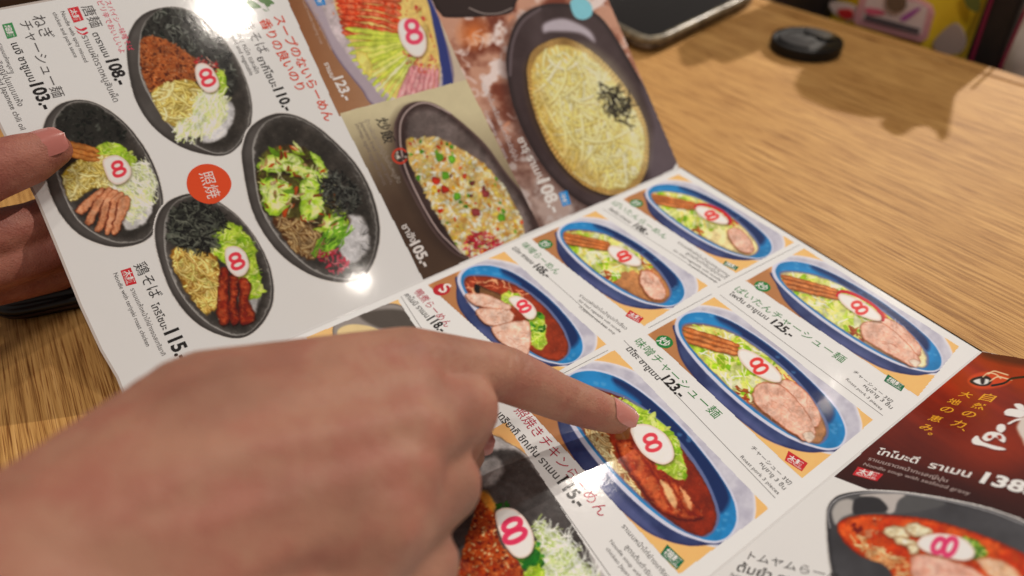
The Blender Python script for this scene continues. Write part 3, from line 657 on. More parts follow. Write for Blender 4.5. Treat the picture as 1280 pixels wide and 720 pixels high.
def veg_food(soupcol, pork, big, ring, seed, nar=((410, 205), (425, 190), (470, 205), (530, 245), (565, 285), (560, 310), (520, 305), (460, 275), (420, 235)), nc=(485, 252)):
    def food(cv, g, sl):
        sc_ = math.hypot(*(np.array(g((300, 300))[0])-np.array(g((400, 300))[0])))/34.7
        veg = ((215, 125), (300, 110), (400, 140), (480, 190), (560, 250), (610, 310), (560, 330), (500, 330), (460, 380), (420, 370), (340, 290), (260, 205))
        cv.fill(g(*veg), (206, 206, 110), f=3, clip=sl, tex=((230, 226, 160), 8, seed, 2.2))
        cv.flakes(g(*veg), 60, [(178, 212, 50), (206, 226, 90), (230, 232, 150), (240, 238, 190), (150, 196, 40), (236, 226, 130)], 13*sc_, seed, clip=sl, asp=.45, edge=.8)
        cv.shreds(g(*veg), 75, [(240, 236, 200), (232, 226, 130), (200, 216, 90), (226, 196, 110), (244, 242, 222)], .9*sc_, 16*sc_, ang=.6, spread=2.2, seed=seed+1, clip=sl)
        cv.flakes(g((400, 330), (440, 340), (470, 400), (450, 400), (410, 365)), 18, [(196, 84, 40), (170, 96, 50), (214, 120, 60)], 6*sc_, seed+2, clip=sl, asp=.25)
        cv.shreds(g((560, 250), (610, 300), (620, 330), (560, 300)), 16, [(232, 206, 120), (190, 80, 50)], .8, 14*sc_, ang=.8, spread=.8, seed=seed+3, clip=sl)
        for j in range(3):
            y = j*19
            P = g((213, 112+y), (240, 116+y), (320, 140+y), (405, 170+y*.75), (405, 186+y*.75), (315, 156+y), (222, 128+y))
            cv.fill([(x, y_+1.5) for x, y_ in P], (80, 40, 20), f=2, al=.6, clip=sl)
            cv.fill(P, (196, 116, 62), edge=(134, 66, 32), ew=1.8*sc_, tex=((216, 144, 92), 4, seed+j, 2.2), clip=sl)
        if big:
            slabs = [((530, 330), (580, 300), (625, 318), (670, 360), (708, 430), (700, 470), (660, 470), (640, 430), (580, 370)),
                     ((470, 330), (500, 312), (560, 318), (620, 370), (670, 440), (690, 500), (650, 522), (620, 500), (600, 490), (520, 430), (468, 380))]
        else:
            slabs = [((575, 345), (610, 340), (650, 370), (690, 430), (712, 490), (695, 515), (650, 500), (610, 455), (580, 400))]
        for j, q in enumerate(slabs):
            P = g(*q); cv.fill([(x-1.5, y+1.5) for x, y in P], (90, 50, 30), f=3, al=.7)
            cv.fill(P, (218, 168, 146), edge=(160, 84, 56), ew=1.7*sc_, tex=((232, 190, 170), 5, seed+j, 2.4))
            cv.shreds(P, 34 if big else 12, [(186, 120, 100), (236, 206, 190), (196, 136, 112)], .45, 11*sc_, ang=.9, spread=1.6, seed=seed+9+j, al=.55)
        if big: cv.fill(g((640, 495), (672, 488), (690, 510), (664, 530)), (226, 204, 186), edge=(176, 120, 96), ew=1.5)
        cv.photo(g(*FOODO), 1.9, .95, seed)
        rg = g((545, 215), (600, 260), (640, 320), (645, 345)) if ring == 2 else None
        N = g(*nar)
        if ring:
            cv.stroke(g((408, 198), (428, 182), (472, 192), (535, 232), (574, 280), (572, 308)), 1.9, (190, 28, 44))
        c = g(nc)[0]; u = np.array(g((nc[0]+21, nc[1]-9))[0])-c; v = np.array(g((nc[0]+17, nc[1]+25))[0])-c
        naruto(cv, N, c, u, v, th=1.75*sc_, col=(206, 44, 40))
    return food
def duck_food(cv, g, sl):
    cv.shreds(g((215, 120), (330, 120), (460, 180), (400, 250), (260, 200)), 60, [(214, 130, 96), (160, 70, 50), (226, 170, 130)], .8, 16, ang=.6, spread=1.6, seed=71, clip=sl)
    def Fz(q, *a, **k): cv.fill(zI(*q), *a, **k)
    Fz(((425, 260), (440, 250), (490, 270), (550, 295), (560, 315), (540, 325), (470, 300), (430, 285)), (120, 84, 56), edge=(60, 40, 30), ew=2)
    Fz(((430, 250), (450, 255), (452, 285), (432, 282)), (30, 24, 22))
    cv.leaves(zI((555, 300), (590, 285), (640, 305), (620, 345), (580, 340)), 18, 4, 72)
    cv.leaves(zI((680, 410), (740, 380), (765, 430), (768, 480), (740, 500), (690, 460)), 22, 5, 73, pal=[(60, 130, 40), (90, 160, 50), (120, 180, 60), (44, 104, 34)])
    cv.leaves(zI((695, 480), (760, 480), (765, 530), (740, 560), (700, 530)), 16, 5, 74, pal=[(200, 216, 90), (226, 230, 120), (170, 200, 70)])
    for j, q in enumerate((((385, 300), (420, 288), (500, 300), (600, 350), (580, 372), (500, 362), (430, 345)), ((438, 385), (450, 362), (520, 362), (590, 368), (618, 395), (600, 430), (540, 445), (480, 435)), ((510, 455), (560, 435), (640, 420), (680, 420), (697, 480), (690, 560), (670, 585), (610, 560), (540, 510)))):
        P = zI(*q); cv.fill([(x-1, y+1.6) for x, y in P], (70, 36, 24), f=2.5, al=.7)
        cv.fill(P, (222, 178, 156), edge=(176, 116, 92), ew=2, tex=((234, 200, 182), 5, 75+j, 2.4))
        cv.shreds(P, 26, [(190, 130, 108), (240, 214, 200)], .5, 9, seed=76+j, al=.5)
    cv.photo(g(*FOODO), 1.8, .9, 71)
    naruto(cv, zI((590, 320), (630, 302), (690, 330), (722, 375), (712, 408), (680, 412), (640, 375)), zI((662, 352))[0], (5.8, -2.6), (4.4, 6.6), th=1.6)
def chicken_food(cv, g, sl):
    nd = zN((285, 190), (340, 260), (370, 330), (440, 420), (480, 480), (440, 450), (350, 370), (290, 290), (262, 220))
    nd = zN((262, 215), (340, 235), (375, 330), (430, 400), (465, 465), (420, 440), (340, 360), (290, 285))
    cv.fill(nd, (160, 96, 50), f=3, clip=sl); cv.noodles(nd, 110, [(226, 190, 140), (206, 160, 104), (236, 210, 160)], 1.2, 28, 1.0, 1.6, .35, seed=81, clip=sl)
    cv.shreds(zN((255, 100), (330, 120), (400, 150), (420, 200), (300, 190)), 50, [(200, 150, 110), (226, 200, 150)], 1, 16, seed=84, clip=sl)
    cv.fill(zN((380, 190), (420, 195), (415, 270), (370, 260)), (120, 76, 44), f=3, clip=sl)
    for q in (((375, 275), (440, 270), (500, 330), (560, 380), (600, 430), (640, 480), (670, 520), (620, 532), (560, 520), (500, 480), (440, 400), (395, 330)),):
        P = zN(*q); cv.fill([(x-1, y+2) for x, y in P], (60, 16, 10), f=3, al=.7)
        cv.fill(P, (150, 56, 32), edge=(100, 30, 18), ew=4, tex=((190, 98, 60), 7, 82, 3.2), clip=sl)
        for k in range(4):
            a = [(430+k*40, 280+k*22), (480+k*38, 350+k*34), (530+k*32, 430+k*26), (560+k*30, 500+k*8)]
            cv.stroke(zN(*a), 1.8, (120, 34, 16), f=2.5, al=.7, clip=sl)
        cv.fill(zN((520, 400), (560, 430), (575, 490), (550, 470)), (226, 176, 130), f=3, clip=sl)
        cv.fill(zN((585, 420), (620, 460), (625, 500), (600, 470)), (222, 160, 116), f=3, clip=sl)
        cv.flakes(P, 60, [(226, 150, 110), (206, 100, 60), (110, 26, 12)], 2.6, 83, al=.7, clip=sl, asp=.35)
    lt = zN((385, 140), (440, 150), (500, 190), (560, 240), (585, 290), (610, 370), (595, 400), (545, 380), (500, 330), (430, 220))
    cv.leaves(lt, 70, 8, 85)
    cv.leaves(zN((300, 110), (380, 130), (400, 170), (340, 160)), 16, 6, 86)
    cv.photo(g(*FOODO), 2.2, .95, 81)
    naruto(cv, zN((422, 240), (440, 215), (490, 218), (540, 250), (566, 300), (560, 335), (520, 348), (460, 310)), zN((493, 275))[0], (8.0, -2.6), (4.8, 10.2), th=2.1, col=(206, 50, 66))
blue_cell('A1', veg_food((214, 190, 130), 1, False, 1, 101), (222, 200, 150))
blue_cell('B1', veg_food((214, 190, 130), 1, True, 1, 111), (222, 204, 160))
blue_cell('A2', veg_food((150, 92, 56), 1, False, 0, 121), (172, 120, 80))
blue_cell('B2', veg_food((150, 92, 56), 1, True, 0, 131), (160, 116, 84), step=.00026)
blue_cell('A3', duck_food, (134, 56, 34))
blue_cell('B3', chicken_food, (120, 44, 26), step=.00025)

def black_cells():
    cv = Canvas(2, CELL['A4'], (236, 186, 130))
    cv.fill(zD((735, 560), (760, 500), (850, 475), (960, 470), (1100, 600), (1000, 700), (780, 640)), (150, 140, 134), edge=(90, 84, 80), ew=2)
    cv.fill(zD((820, 500), (900, 480), (980, 490), (1010, 545), (900, 545)), (90, 82, 76), f=4)
    cv.fill(zD((750, 550), (800, 528), (880, 545), (900, 600), (780, 600)), (222, 196, 150), f=2)
    cv.build('dish_photo', PAGE[2])
    co = [(632, 528), (757, 722), (800, 800), (520, 800), (520, 590)]
    cv = Canvas(2, co, (232, 178, 120), step=.00026)
    cv.fill([(540, 590), (600, 545), (640, 556), (680, 590), (730, 660), (765, 740), (790, 830), (540, 830)], (188, 180, 176), f=2, edge=(60, 56, 56), ew=1.2)
    cv.fill([(560, 640), (590, 575), (640, 562), (672, 590), (718, 655), (752, 735), (770, 830), (560, 830)], (92, 86, 84), f=5, tex=((66, 60, 58), 26, 4, 2))
    cv.fill(zO((220, 200), (290, 178), (350, 200), (390, 270), (440, 350), (400, 400), (330, 330), (200, 260)), (70, 64, 62), f=4)
    cv.fill([(600, 580), (622, 572), (628, 592), (606, 610)], (180, 172, 168), f=6, al=.8)
    cb = zO((385, 480), (440, 500), (500, 530), (560, 590), (620, 680), (700, 760), (620, 860), (400, 860), (420, 600))
    cv.fill(cb, (190, 196, 150), f=6)
    cv.shreds(cb, 420, [(232, 232, 214), (244, 244, 232), (206, 214, 160), (170, 184, 110)], .75, 24, seed=91)
    cv.shreds(zO((410, 470), (540, 520), (640, 640), (690, 740), (600, 700), (480, 540)), 46, [(226, 224, 214)], .65, 26, ang=1.2, spread=2.4, seed=92)
    cv.leaves(zO((310, 640), (385, 560), (430, 660), (380, 690)), 18, 9, 93, pal=[(40, 110, 40), (60, 140, 50), (90, 160, 50)])
    for k in range(5): cv.stroke(zO((330+k*14, 690-k*6), (375+k*10, 590+k*8)), 1.6, (40, 120, 44), dark=(20, 70, 24))
    cv.leaves(zO((350, 690), (420, 680), (430, 760), (360, 780)), 12, 8, 94, pal=[(190, 214, 70), (160, 200, 60)])
    mi = zO((60, 640), (110, 470), (150, 350), (200, 400), (230, 560), (300, 640), (340, 720), (330, 860), (20, 860))
    cv.fill(mi, (150, 56, 24), f=3, tex=((184, 90, 44), 7, 95, 3))
    cv.flakes(mi, 620, [(200, 98, 50), (176, 70, 30), (222, 130, 76), (120, 40, 18), (230, 190, 140), (160, 56, 26)], 2.7, 96, asp=.65)
    cv.fill(zO((140, 360), (170, 340), (215, 400), (200, 430)), (226, 160, 70), f=4, al=.8)
    cv.flakes(zO((220, 395), (270, 390), (275, 412), (225, 415)), 8, [(40, 110, 40)], 4, 97)
    cv.photo([(560, 560), (650, 560), (760, 700), (790, 830), (540, 830)], 2.0, .9, 9)
    naruto(cv, zO((212, 450), (245, 415), (300, 420), (350, 465), (385, 540), (380, 605), (345, 638), (300, 632), (250, 570)), zO((295, 515))[0], (12, -5), (4, 14.5), th=3.2, col=(206, 40, 84))
    cv.build('dish_photo', PAGE[2])['label'] = 'black bowl with minced meat, leek and shredded white radish'
black_cells()

# ------------------------------------------------------------------ page 3
def page3_art():
    co = [(1227, 440), (1300, 452), (1420, 480), (1420, 720), (1260, 655), (1092, 614), (1043, 596)]
    cv = Canvas(3, co, (110, 40, 26), step=.0003)
    X, Y = cv.PX, cv.PY
    u = (X-1043)*.66-(Y-597)*.35
    st = fbm((X*.55-Y*.85)*1.0, (X*.85+Y*.55)*.12, 14, 3, 3)
    t = np.clip(1-(Y-470)/130, 0, 1)[..., None]
    c = np.array((62, 26, 22))*(1-t)+np.array((150, 52, 26))*t
    cv.C[:] = c*(.82+.36*st[..., None])
    g = np.exp(-((X-1250)**2/5000+(Y-560)**2/1600))[..., None]; cv.C[:] = cv.C*(1-g*.55)+np.array((176, 66, 30))*g*.55
    dk = np.clip((Y-(560+(X-1043)*.2))/45, 0, 1)[..., None]; cv.C[:] = cv.C*(1-dk*.8)+np.array((54, 28, 26))*dk*.8
    cv.fill([(1232, 447), (1280, 458), (1280, 440), (1230, 436)], (44, 18, 16), f=8, al=.6)
    # emblem: a bowl of noodles
    cv.fill(zR((312, 165), (340, 130), (420, 112), (520, 130), (560, 160), (520, 190), (420, 210), (350, 200)), (196, 76, 40), f=3)
    cv.fill(zR((325, 168), (350, 145), (420, 135), (450, 160), (430, 188), (370, 190)), (40, 30, 28), f=1.5)
    cv.fill(zR((345, 165), (380, 150), (430, 155), (425, 178), (385, 184)), (226, 220, 214), f=1.5)
    cv.fill(zR((385, 150), (410, 145), (405, 178), (390, 180)), (50, 40, 40), f=1.2)
    for a in (((400, 140), (430, 118), (470, 125), (500, 150)), ((440, 165), (480, 140), (530, 150), (560, 158)), ((430, 125), (460, 108), (500, 118), (540, 130))): cv.stroke(zR(*a), .8, (226, 196, 160))
    cv.stroke(zR((450, 190), (520, 175), (560, 150), (640, 140)), 1.3, (30, 20, 20))
    # white brush lettering
    def B(q, c=(232, 226, 224)): cv.fill([(x+.8, y+1.2) for x, y in zR(*q)], (60, 14, 10), f=3, al=.6); cv.fill(zR(*q), c, n=6)
    B(((575, 295), (600, 290), (625, 300), (640, 330), (600, 325)))
    B(((520, 335), (545, 320), (590, 322), (640, 335), (640, 350), (580, 352), (550, 362), (524, 352)))
    B(((520, 352), (600, 345), (640, 352), (610, 370), (560, 362)))
    B(((540, 400), (590, 375), (640, 372), (640, 382), (590, 388), (548, 408)))
    B(((480, 415), (500, 405), (522, 412), (525, 438), (500, 455), (475, 440)))
    B(((335, 500), (350, 478), (370, 472), (390, 500), (440, 520), (515, 540), (525, 552), (470, 550), (400, 530), (350, 520)))
    B(((395, 480), (430, 450), (490, 455), (525, 480), (520, 510), (495, 500), (470, 480), (440, 500), (410, 500)))
    cv.fill(zR((425, 475), (445, 468), (450, 482), (435, 488)), (150, 50, 28)); cv.fill(zR((480, 470), (500, 470), (505, 488), (488, 490)), (150, 50, 28))
    cv.fill(zR((590, 420), (640, 360), (640, 520), (620, 490)), (214, 200, 190), f=4)
    cv.build('dish_photo', PAGE[3])['label'] = 'brown panel with orange and white brush lettering'
    # dark bowl of red soup
    co = [(1020, 600), (1100, 600), (1230, 628), (1420, 670), (1420, 840), (1020, 840)]
    cv = Canvas(3, co, (224, 217, 211), step=.0003)
    outer = zQ((15, 420), (28, 360), (70, 320), (150, 300), (260, 296), (420, 308), (620, 340), (820, 385), (1000, 450), (1160, 540), (1200, 700), (1100, 900), (100, 900), (40, 700), (20, 560))
    k = cv.mask(outer, f=2.5) > .02
    cv.fill([(x-4, y+4) for x, y in outer], (170, 162, 156), f=14, al=.6)
    cv.fill(outer, (66, 64, 66), f=1.3, edge=(44, 42, 44), ew=5, tex=((84, 82, 84), 40, 3, 1.6))
    cv.stroke(zQ((30, 480), (22, 410), (40, 360), (90, 325), (180, 306), (300, 302), (460, 318), (640, 350), (830, 398), (1000, 462)), .9, (150, 146, 146))
    cl = cv.mask([(x+.5, y+1) for x, y in outer])
    cv.fill(zQ((36, 400), (60, 350), (110, 325), (180, 312), (300, 308), (430, 318), (600, 350), (560, 380), (380, 410), (200, 412), (90, 440), (55, 465)), (90, 88, 88), f=3, clip=cl)
    cv.fill(zQ((40, 400), (70, 350), (120, 335), (150, 350), (150, 400), (90, 430), (58, 462)), (176, 168, 162), f=4, clip=cl)
    cv.fill(zQ((180, 318), (260, 308), (400, 312), (370, 345), (350, 400), (315, 405), (300, 360), (240, 335)), (186, 176, 170), f=3, clip=cl)
    cv.fill(zQ((150, 345), (200, 325), (270, 330), (318, 375), (300, 400), (220, 405), (150, 412)), (56, 54, 56), f=3, clip=cl)
    soup = zQ((65, 480), (90, 440), (150, 420), (240, 412), (360, 418), (480, 428), (620, 460), (800, 520), (1000, 610), (1100, 700), (1050, 900), (400, 900), (330, 690), (180, 620), (100, 550))
    cv.fill(soup, (184, 62, 24), f=2, edge=(120, 34, 16), ew=4, tex=((210, 96, 46), 16, 5, 2.6)); sl = cv.mask(soup)
    cv.noodles(zQ((120, 520), (200, 520), (330, 600), (420, 640), (400, 800), (250, 660)), 70, [(232, 160, 100), (216, 120, 66), (236, 190, 140)], 1.1, 24, .6, 2, .4, seed=141, clip=sl)
    cv.flakes(zQ((160, 450), (280, 440), (300, 500), (220, 520), (150, 500)), 16, [(214, 110, 70), (150, 44, 20), (230, 150, 110)], 5, 142, clip=sl)
    for q in (((295, 490), (330, 470), (400, 475), (440, 500), (420, 530), (350, 535), (310, 515)), ((400, 480), (450, 452), (510, 475), (545, 500), (500, 525), (440, 520)), ((340, 520), (420, 530), (470, 560), (440, 575), (370, 560)), ((410, 560), (470, 570), (480, 600), (440, 612))):
        cv.fill([(x, y+1.5) for x, y in zQ(*q)], (90, 40, 24), f=3, al=.7); cv.fill(zQ(*q), (206, 186, 150), edge=(150, 116, 84), ew=3, tex=((232, 220, 190), 4, int(q[0][0]), 2.6))
    cv.leaves(zQ((680, 530), (740, 535), (800, 580), (800, 620), (760, 635), (740, 580)), 30, 4.5, 143, pal=[(90, 140, 40), (140, 180, 60), (60, 110, 30)])
    P = zQ((430, 660), (450, 620), (520, 610), (640, 640), (780, 700), (860, 800), (500, 860), (440, 740))
    cv.fill(P, (216, 160, 140), edge=(170, 100, 70), ew=3, tex=((232, 186, 168), 8, 144, 2))
    cv.fill(zQ((760, 640), (850, 630), (950, 680), (1000, 760), (860, 740)), (222, 176, 140), f=3, tex=((232, 196, 170), 6, 145, 2), edge=(176, 90, 50), ew=3)
    cv.photo(soup, 2.0, .9, 12)
    naruto(cv, zQ((465, 560), (500, 520), (580, 508), (680, 525), (740, 570), (752, 620), (700, 645), (600, 625), (510, 600)), zQ((602, 572))[0], (-3.5, 10.0), (15, 1.6), th=3.2, col=(206, 50, 104))
    cv.build('dish_photo', PAGE[3], keep=k)['label'] = 'dark bowl of red tom yam soup'
page3_art()

# ------------------------------------------------------------------ printed lines on page 2
LN = [(zK((15, 275), (660, 692))), ((900, 368.6), (1103.5, 519.5)), ((780, 425.5), (969, 622.6)), (zI((80, 305), (178, 458))), (zN((-20, 190), (355, 722))), (zJ((0, 318), (455, 720)))]
for a, b in LN: line(2, PAGE[2], a, b)
line(2, PAGE[2], *zK((1122, 478), (660, 718))); line(2, PAGE[2], *zI((1061, 560), (815, 688))); line(2, PAGE[2], *zJ((1016, 540), (680, 720)))


# ------------------------------------------------------------------ lettering
def page_dirs(pg, q):
    a = U(pg, q); x0, y0 = PJ(pg, a[0], a[1]); x1, y1 = PJ(pg, a[0]+.001, a[1]); x2, y2 = PJ(pg, a[0], a[1]+.001)
    return np.array((x1-x0, y1-y0)), np.array((x2-x0, y2-y0))
def T(pg, name, s, c0, c1, h, c=(40, 36, 34), bold=0.0, k=1.0, shear=0.0):
    """c0/c1: middle of the first / last letter in the photograph, h: half the letter height in photo points along the page's up direction"""
    c0, c1 = np.array(c0, float), np.array(c1, float); r = (c1-c0)/np.linalg.norm(c1-c0)
    _, up = page_dirs(pg, c0); up = up/np.linalg.norm(up)
    return text(pg, PAGE[pg], name, s, tuple(c0-r*h*.8-up*h), tuple(c1+r*h*.8-up*h), c, bold=bold, k=k, shear=shear)
def glyph(pg, ch, ctr, size, c, name='lettering', bold=.01):
    x, up = page_dirs(pg, ctr); ctr = np.array(ctr, float); sz = size*1000
    p0 = ctr-x*sz/2-up*sz*.42; p1 = ctr+x*sz/2-up*sz*.42
    return text(pg, PAGE[pg], name, ch, tuple(p0), tuple(p1), c, bold=bold)
def disc(pg, ctr, r, c, ch=None, name='stir_fry_seal', cc=(236, 232, 226)):
    a = U(pg, ctr); rr = random.Random(int(ctr[0])); n = 30
    pts = [(a[0]+r*math.cos(t)*(1+rr.uniform(-.025, .025)), a[1]+r*math.sin(t)*(1+rr.uniform(-.025, .025)), .00005) for t in np.linspace(0, 2*math.pi, n, False)]
    o = pyd(name, pts, [list(range(n))], M_ink(c), PAGE[pg])
    if ch: glyph(pg, ch, ctr, r*1.35, cc, 'seal_lettering')
    return o
z6 = crop(0, 0, 1/6); z8 = crop(0, 80, 1/6); zS = crop(260, 0, .2222); zT = crop(400, 120, 1/6)
BK = (38, 34, 33); GN = (44, 122, 56); RD = (196, 34, 42); CR = (176, 24, 56); OR = (214, 66, 34); GY = (84, 78, 76)
PR = dict(bold=.036, k=1.08)
def pair(f, a, b): return f(a)[0], f(b)[0]
# page 1
T(1, 'dish_name', '唐麺', *pair(z6, (668, 72), (718, 172)), 7, GY)
T(1, 'dish_name', 'ตาราเมน', *pair(z6, (722, 262), (800, 410)), 4, BK, bold=.012)
T(1, 'price', '108.-', *pair(z6, (845, 475), (905, 605)), 6.5, BK, **PR)
T(1, 'description', 'ราเมนผัดราดหมูสับเผ็ด', *pair(zA, (318, 140), (432, 375)), 3.2, GY)
T(1, 'description', 'Noodle with spicy minced', *pair(zA, (236, 48), (322, 228)), 2.4, GY)
T(1, 'description', 'chicken and pork sauce', *pair(zA, (206, 52), (284, 210)), 2.4, GY)
T(1, 'lettering', 'スパイシー味噌そば', *pair(zA, (408, 10), (490, 182)), 3.6, (222, 70, 96))
T(1, 'lettering', 'ピリ辛でおいしいよ', *pair(zA, (378, 12), (458, 190)), 3.6, (222, 70, 96))
badge(1, PAGE[1], z6((505, 64), (553, 172), (630, 150), (585, 48)), (212, 50, 58), '太麺')
for q in (((558, 195), (600, 218), (640, 205), (655, 212), (625, 232), (585, 225)), ((575, 228), (615, 252), (650, 238), (662, 246), (630, 262), (590, 250))): flat(1, PAGE[1], 'chilli_mark', z6(*q), (214, 44, 62), sp=True)
T(1, 'dish_name', 'ねぎ', *pair(z6, (302, 150), (352, 252)), 8, GY)
T(1, 'dish_name', 'チャーシュー麺', *pair(zA, (98, 92), (216, 350)), 6.5, GY)
T(1, 'dish_name', 'เนงิ ชาชูเมน', *pair(z6, (112, 340), (238, 595)), 4, BK, bold=.012)
T(1, 'price', '103.-', *pair(z8, (275, 175), (340, 310)), 6.5, BK, **PR)
T(1, 'description', 'ราเมนแห้งหมูชาชู', *pair(zA, (4, 170), (48, 268)), 3, GY)
T(1, 'description', 'และน้ำมันพริกญี่ปุ่นแบบแห้ง', *pair(zA, (-60, 130), (74, 392)), 3, GY)
T(1, 'description', 'Noodle with pork and Japanese chili oil', *pair(zA, (-95, 105), (82, 482)), 2.4, GY)
badge(1, PAGE[1], z6((15, 185), (55, 293), (130, 272), (90, 168)), (66, 140, 82), '細麺')
T(1, 'dish_name', '鶏そば', *pair(zC, (528, 402), (582, 502)), 6.5, BK)
T(1, 'dish_name', 'โทริโซบะ', *pair(zC, (582, 548), (618, 625)), 4.5, BK, bold=.012)
T(1, 'price', '115.-', *pair(zD, (218, 562), (250, 628)), 7.5, BK, **PR)
badge(1, PAGE[1], zC((452, 415), (473, 473), (513, 463), (490, 403)), (206, 34, 42), '太麺', 'Thick Noodles')
T(1, 'description', 'ราเมนแห้งหน้าไก่ย่างซอสเทริยากิ', *pair(zC, (500, 488), (612, 725)), 3.2, GY)
T(1, 'description', 'Noodle with teriyaki roast chicken', *pair(zC, (434, 430), (554, 692)), 2.6, GY)
T(1, 'dish_name', '焼きそば', *pair(zS, (198, 78), (312, 278)), 6.8, (90, 84, 84))
T(1, 'dish_name', 'ยากิโซบะ', *pair(zS, (300, 335), (372, 475)), 4.5, BK, bold=.012)
T(1, 'price', '110.-', *pair(zS, (408, 518), (450, 598)), 7, BK, **PR)
T(1, 'lettering', 'スープのないらーめん', *pair(zS, (408, 108), (682, 658)), 6.5, OR, bold=.016)
T(1, 'lettering', '香りの良いのり', *pair(zS, (328, 128), (520, 485)), 6.5, OR, bold=.016)
T(1, 'description', 'ราเมนผัดกับหมู หมึก และผัก', *pair(zS, (104, 40), (276, 402)), 3, GY)
T(1, 'description', 'with pork, squid and vegetable', *pair(zS, (72, 60), (244, 415)), 2.6, GY)
for q in (((215, 10), (240, 0), (275, 20), (300, 42), (262, 48), (232, 35)), ((275, -30), (320, -20), (360, 5), (372, 22), (320, 22), (285, 5)), ((318, 24), (340, 18), (352, 30), (336, 40))): flat(1, PAGE[1], 'leaf_ornament', zS(*q), (96, 130, 76), sp=True)
for q in (((300, 45), (330, 60), (335, 66), (318, 60)), ((322, 28), (345, 58), (348, 64), (338, 56))): flat(1, PAGE[1], 'leaf_ornament', zS(*q), (96, 130, 76), z=.00006)
flat(1, PAGE[1], 'grill_seal', zC((700, 90), (712, 45), (752, 18), (802, 18), (848, 45), (868, 88), (852, 130), (808, 162), (760, 160), (716, 132)), (222, 74, 34), z=.00006, sp=True, n=5)
T(1, 'seal_lettering', '照焼', *pair(zC, (782, 62), (802, 118)), 9, (232, 214, 204)).location.z = .00002
WT = (226, 214, 206)
T(1, 'dish_name', 'ราเมน', *pair(zE, (118, 242), (136, 282)), 3.5, WT, bold=.02)
T(1, 'price', '123.-', *pair(zE, (162, 302), (192, 362)), 6, WT, **PR)
T(1, 'description', 'ราเมนเย็นหน้าปูอัดและแฮม', *pair(zE, (52, 10), (134, 182)), 2.4, (196, 160, 140))
T(1, 'description', 'Cold noodle topping crab', *pair(zE, (30, 6), (96, 160)), 2, (190, 156, 136))
badge(1, PAGE[1], zE((60, -20), (82, 22), (112, 16), (98, -20)), (40, 130, 196), '冷麺')
T(1, 'dish_name', '炒飯', *pair(zT, (470, 190), (516, 320)), 6.5, BK, bold=.01)
for j in range(3): T(1, 'description', ['ข้าวผัดสไตล์ญี่ปุ่นกับหมูสับ', 'Japanese fried rice with pork,', 'shrimp, squid egg and carrot'][j], *pair(zT, (350-j*34, 190+j*14), (590-j*52, 640+j*8)), 2.6, (120, 104, 96) if j else (150, 134, 120))
T(1, 'dish_name', 'ชาฮัง', *pair(zF, (262, 522), (290, 568)), 4.5, WT, bold=.012)
T(1, 'price', '105.-', *pair(zF, (300, 592), (335, 655)), 6, WT, **PR)
T(1, 'dish_name', 'ซารุ ราเมน', *pair(zG, (142, 468), (205, 590)), 5.5, WT, bold=.012)
T(1, 'price', '108.-', *pair(zG, (215, 612), (250, 690)), 7.5, WT, **PR)
T(1, 'description', 'บะหมี่เย็นพร้อมซอสสไตล์ญี่ปุ่น', *pair(zE, (704, 318), (826, 596)), 2.6, (206, 190, 184))
T(1, 'description', 'Cold noodle with sauce', *pair(zE, (712, 420), (790, 590)), 2.1, (196, 180, 176))
badge(1, PAGE[1], zG((262, 643), (275, 688), (303, 680), (290, 635)), (44, 140, 206), '冷麺')
# page 2
T(2, 'dish_name', 'ぱいたんらーめん', *pair(zK, (92, 244), (366, 430)), 4.0, GN)
T(2, 'dish_name', 'ไพตัน ราเมน', *pair(zK, (60, 277), (168, 348)), 2.4, BK, bold=.012)
T(2, 'price', '108.-', *pair(zK, (205, 372), (262, 412)), 3.2, BK, **PR)
T(2, 'description', 'ราเมนผัดผักในน้ำซุปกระดูกหมู', *pair(zK, (445, 466), (722, 650)), 1.7, GY)
T(2, 'description', 'สูตรต้นตำรับญี่ปุ่นแท้', *pair(zK, (492, 526), (702, 664)), 1.7, GY)
T(2, 'description', 'Stir fried vegetable with noodle', *pair(zK, (420, 510), (676, 676)), 1.5, GY)
T(2, 'description', 'in pork bone soup', *pair(zK, (506, 590), (652, 684)), 1.5, GY)
T(2, 'dish_name', '味噌らーめん', *pair(zJ, (34, 282), (196, 420)), 4.6, GN)
T(2, 'dish_name', 'มิโซะ ราเมน', *pair(zI, (622, 80), (700, 142)), 3.0, BK, bold=.012)
T(2, 'price', '105.-', *pair(zJ, (92, 398), (142, 440)), 3.8, BK, **PR)
T(2, 'description', 'ราเมนผัดผักในน้ำซุปเต้าเจี้ยว', *pair(zJ, (324, 550), (560, 722)), 2, GY)
T(2, 'description', 'Stir fried vegetable with noodle', *pair(zJ, (318, 576), (530, 738)), 1.7, GY)
T(2, 'description', 'in Japanese soya bean soup', *pair(zJ, (322, 610), (500, 748)), 1.7, GY)
T(2, 'dish_name', '鴨煮らーめん', *pair(zI, (172, 288), (300, 432)), 5.6, CR)
T(2, 'dish_name', 'คาโมนิ ราเมน', *pair(zI, (112, 302), (202, 396)), 3.2, BK, bold=.012)
T(2, 'price', '118.-', *pair(zI, (226, 418), (272, 462)), 4.4, BK, **PR)
T(2, 'dish_name', 'ぱいたんチャーシュー麺', *pair(zL, (96, 196), (582, 526)), 5.2, GN)
T(2, 'dish_name', 'ไพตัน ชาชูเมน', *pair(zL, (58, 218), (222, 330)), 3.2, BK, bold=.012)
T(2, 'price', '125.-', *pair(zL, (262, 354), (334, 408)), 4.4, BK, **PR)
T(2, 'description', 'チャーシュー 3切', *pair(zP, (420, 86), (530, 176)), 2.5, BK)
T(2, 'description', 'หมูชาชู 3 ชิ้น', *pair(zP, (450, 130), (530, 196)), 2.2, BK)
